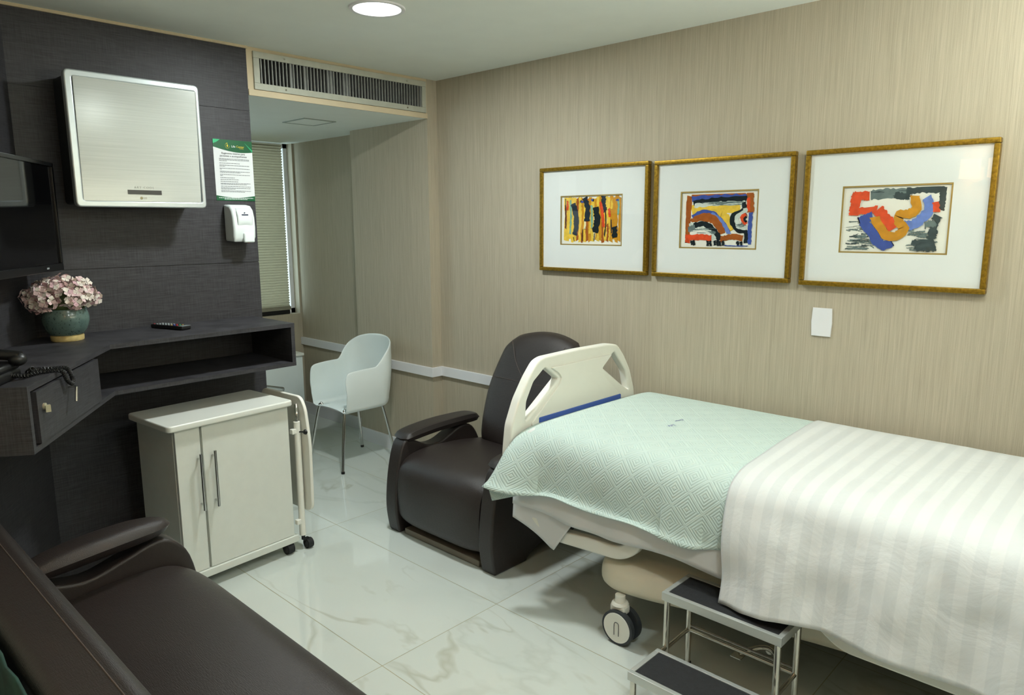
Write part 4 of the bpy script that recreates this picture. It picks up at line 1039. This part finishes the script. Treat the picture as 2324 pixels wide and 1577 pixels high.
def bedcaster(x, y):
    mb = MB(); mb.cyl((x, y, .14), (x, y, .19), .020, 16); mb.box((x - .034, y - .022, .118), (x + .034, y + .022, .155), .010, 3); mb.lathe([(.03, .0), (.034, .004), (.03, .012)], (x, y, .15), 20)
    fk = obj('caster', mb, CREAM, t)
    for s in (-1, 1):
        yy = y + s * .024
        mb = MB(); mb.cyl((x + .01, yy - .010, .07), (x + .01, yy + .010, .07), .0685, 36)
        w_ = obj('tyre', mb, TYRE, fk)
        mb = MB(); mb.cyl((x + .01, yy + s * .010, .07), (x + .01, yy + s * .0125, .07), .059, 36, mi=0); mb.tube([(x + .0, yy + s * .0130, .04), (x + .0, yy + s * .0130, .085), (x + .01, yy + s * .0130, .093), (x + .02, yy + s * .0130, .085), (x + .02, yy + s * .0130, .04)], .0014, 6, mi=1, sub=3); obj('hub', mb, [CREAM, TYRE], fk)
for x, y in ((-1.462, 2.145), (-1.462, 3.04), (-.15, 2.145), (-.15, 3.04)): bedcaster(x, y)
# lowered side rails
def rail(p, q, y):
    mb = MB(); mb.curve([corner(p, .05, 6), corner(q, .03, 5)], .022, .008, (0, y, 0), (1, 0, 0), (0, 0, 1), (0, 1, 0)); obj('side_rail', mb, CREAM, t)
rail([(-1.93, .56), (-1.955, .40), (-1.90, .352), (-1.815, .305), (-1.46, .328), (-1.375, .39), (-1.36, .56)], [(-1.87, .54), (-1.88, .42), (-1.80, .362), (-1.47, .385), (-1.42, .43), (-1.41, .54)], 2.158)
rail([(-.93, .56), (-.80, .42), (-.72, .345), (-.655, .305), (-.10, .305), (-.03, .36), (0, .56)], [(-.87, .54), (-.74, .43), (-.64, .352), (-.12, .352), (-.08, .39), (-.06, .54)], 2.158)
for a, b2 in (((-.62, 2.166, .345), (-.36, 2.185, .43)), ((-1.80, 2.166, .36), (-1.74, 2.185, .5))):
    mb = MB(); mb.box(a, b2, .01); obj('rail_bracket', mb, CREAM_D, t)
# chrome brake pedal below the cover
mb = MB(); mb.tube([(-.92, 2.42, .16), (-.93, 2.33, .125), (-.93, 2.28, .12)], .012, 10, sub=4); mb.box((-1.03, 2.19, .100), (-.99, 2.235, .106), .002); mb.box((-.90, 2.23, .100), (-.855, 2.275, .106), .002); mb.tube([(-1.01, 2.22, .106), (-.96, 2.275, .125), (-.92, 2.285, .125), (-.88, 2.26, .106)], .010, 10, sub=4); obj('brake_pedal', mb, STEEL, t, label='steel brake pedal')

# mattress
mb = MB(); mb.box((-1.995, 2.165, .605), (.06, 3.055, .742), .045, 4); tag(obj('mattress', mb, MATT), 'white mattress on the hospital bed under the bedding', 'mattress')

# ---------------------------------------------------------------- bedding
def cross(hem, near=0.0, lift=0.0):
    """(y, z) path over the bed from the far side to the near hem"""
    p = [(3.085, .60), (3.082, .66), (3.072, .715), (3.045, .745), (2.98, .752), (2.80, .754), (2.6, .756), (2.40, .755), (2.27, .751), (2.205, .738), (2.165, .708), (2.143, .665), (2.134, .60), (2.130, .52)]
    if hem < .50: p[-2:] = [(2.134 - near * .3, .60), (2.130 - near * .55, .52)]; p += [(2.127 - near * .75, (.52 + hem) / 2), (2.124 - near, hem)]
    else: p += [(2.129 - near, hem)]
    out = []
    c = Vector((2.61, .55))
    for a, b in p:
        d = Vector((a, b)) - c
        k = Vector((0, 1)) if 2.25 < a < 3.0 else Vector((1 if a > 2.6 else -1, max(0, (b - .62) / .13))).normalized()
        out.append(Vector((a + k.x * lift, b + k.y * lift, 0)))
    return out
def drape(mb, x0, x1, hemf, nx, ny, lift, wr, seed, nearf=lambda x: 0.0, xf=None, uvf=None, start=0.0):
    rows = []
    for i in range(nx + 1):
        x = x0 + (x1 - x0) * i / nx
        P = spline(cross(hemf(x), nearf(x), lift), 10)
        L = [0]
        for a, b in zip(P, P[1:]): L.append(L[-1] + (b - a).length)
        row = []; k = 0
        for j in range(ny + 1):
            d = L[-1] * (start + (1 - start) * j / ny)
            while k < len(L) - 2 and L[k + 1] < d: k += 1
            f = (d - L[k]) / max(1e-9, L[k + 1] - L[k]); q = P[k].lerp(P[k + 1], min(1, f))
            row.append((q, d))
        rows.append((x, row))
    vs = []; uvs = []
    for x, row in rows:
        for q, d in row:
            side = sstep(.74, .60, q.y) if q.x < 2.5 else 0
            w1 = noise.noise(Vector((x * 5 + seed, d * 3, seed))); w2 = noise.noise(Vector((x * 14, d * 9, seed + 5)))
            w = wr * (.5 * w1 + .28 * w2) * (.12 + side)
            fold = side * wr * .5 * math.sin(x * 21 + 3 * noise.noise(Vector((x * 2, d, seed)))) * sstep(.68, .4, q.y)
            p = Vector((x, q.x - (w + fold if side else 0), q.y + (w if not side else 0)))
            if xf: p = xf(p, d)
            vs.append(p); uvs.append((x, d))
    fs = []
    for i in range(nx):
        for j in range(ny):
            a = i * (ny + 1) + j; fs.append([a, a + 1, a + ny + 2, a + ny + 1])
    mb.add(vs, fs, 0, True, uvs); return mb
# white under sheet
def footdrop(p, amt):
    return Vector((p.x, p.y, p.z - amt * sstep(-1.89, -2.03, p.x) ** 1.5 * sstep(.62, .72, p.z)))
mb = MB()
drape(mb, -2.000, .06, lambda x: .415 + .008 * math.sin(x * 9), 120, 70, .003, .010, 2.0, xf=lambda p, d: footdrop(p, .036))
# the loose corner tail behind the hem at the foot end
def tail(u, v):
    x = -2.01 + .33 * u; zb = .355 - .085 * min(1, u / .68) if u < .68 else .27 + .15 * (u - .68) / .32
    z = .50 + (zb - .50) * v
    return (x, 2.138 + .012 * math.sin(u * 5) * v - .012 * v * (1 - u), z)
mb.grid(16, 12, tail)
o = obj('bed_sheet', mb, SHEET, None, solid=.003); tag(o, 'plain white sheet hanging below the pale green quilt', 'sheet')
# quilt
def hemq(x): return .505 + .006 * math.sin(x * 7) + .008 * math.sin(x * 17) + .008 * sstep(-1.2, -1.0, x)
def nearq(x): return .024 * (1 - sstep(-1.18, -1.04, x))
def xq(p, d):
    # the free corner at the foot hangs outwards past the footboard's edge
    p = footdrop(p, .038)
    if p.y < 2.4:
        k = sstep(-1.80, -2.02, p.x) * max(0, (.735 - p.z) / .235)
        p = Vector((p.x - .045 * k * k, p.y - .085 * k, p.z + .012 * k * k))
    return p
mb = MB(); drape(mb, -2.022, -1.006, hemq, 110, 90, .011, .010, 7.0, nearq, xq)
# the end turned down behind the flared corner
def turn(u, v):
    a = Vector((-2.064, 2.025, .525)); b = Vector((-1.965, 2.115, .503))
    p = a.lerp(b, u); return (p.x + .02 * v, p.y + .01 * v, p.z - .001 - v * (.080 - .050 * u) )
mb.grid(10, 5, turn, uvf=lambda u, v: (u * .2, v * .1))
o = obj('quilt', mb, QUILT, None, solid=.004); tag(o, 'pale green quilted bedspread with diamond stitching', 'bedspread')
mb = MB()
NI = mat('blue_ink', (150, 158, 184), .8)
e1 = Vector((-.25, -1, 0)).normalized(); e2 = Vector((1, -.25, 0)).normalized()
mb.text('Life', .026, (-1.502, 2.565,   .7696), e1, e2, (0, 0, 1), shear=.3, align='LEFT', depth=.0006); mb.text('Center', .017, (-1.516, 2.66,   .7696), e1, e2, (0, 0, 1), shear=.3, align='LEFT', depth=.0006)
x_ = obj('stamp', mb, NI, o, label='faded blue stamp')
# striped top sheet
def hemt(x): return .368 + .014 * sstep(-1.0, -.7, x) + .010 * math.sin(x * 8 + 1)
def neart(x): return .052 + .012 * math.sin(x * 6)
def xt(p, d):
    k = (1 - sstep(-1.06, -.6, p.x))
    return Vector((p.x + k * (-.045 * sstep(2.1, 3.05, p.y) + .025 * sstep(.75, .38, p.z) * (p.y < 2.4)), p.y, p.z))
mb = MB(); drape(mb, -1.045, .08, hemt, 130, 100, .019, .022, 11.0, neart, xt)
o = obj('top_sheet', mb, STRIPE, None, solid=.003); tag(o, 'white satin-striped top sheet folded over the near half of the bed', 'sheet')

# ================================================================ STEP STOOL
t = thing('step_stool', 'two-step chrome stool with black rubber treads beside the bed', 'step stool', (-.98, 1.95, 0))
def platform(x0, x1, y0, y1, z):
    mb = MB(); f = .017
    for a, b2 in (((x0, y0), (x1, y0 + f)), ((x0, y1 - f), (x1, y1)), ((x0, y0 + f), (x0 + f, y1 - f)), ((x1 - f, y0 + f), (x1, y1 - f))):
        mb.box((*a, z - .030), (*b2, z), .002)
    pl = obj('step', mb, ALU, t)
    mb = MB(); mb.box((x0 + f - .001, y0 + f - .001, z - .012), (x1 - f + .001, y1 - f + .001, z - .003)); obj('tread', mb, TREAD, pl, label='black ribbed rubber tread')
platform(-1.198, -.781, 2.004, 2.185, .355)
platform(-1.176, -.766, 1.775, 1.952, .180)
def leg(x, y, z, y2=None):
    mb = MB(); mb.tube([(x, y, z), (x, y if y2 is None else y2, .012)], .0105, 14); l = obj('leg', mb, STEEL, t)
    mb = MB(); mb.cyl((x, y if y2 is None else y2, 0), (x, y if y2 is None else y2, .022), .014, 14); obj('rubber_foot', mb, RUBBER, l)
for x in (-1.183, -.796):
    leg(x, 2.018, .33); leg(x, 2.172, .33); leg(x + .02, 1.79, .155)
mb = MB()
zc = .150
for yy in (2.172,): mb.tube([(-1.183, yy, zc), (-.796, yy, zc)], .0075, 10); mb.tube([(-1.183, yy, zc + .018), (-.796, yy, zc + .018)], .0045, 8)
for x in (-1.183, -.796): mb.tube([(x, 2.018, .145), (x, 2.172, zc)], .0075, 10); mb.tube([(x + .01, 1.95, .155), (x, 2.018, .150)], .008, 10)
obj('brace', mb, STEEL, t)
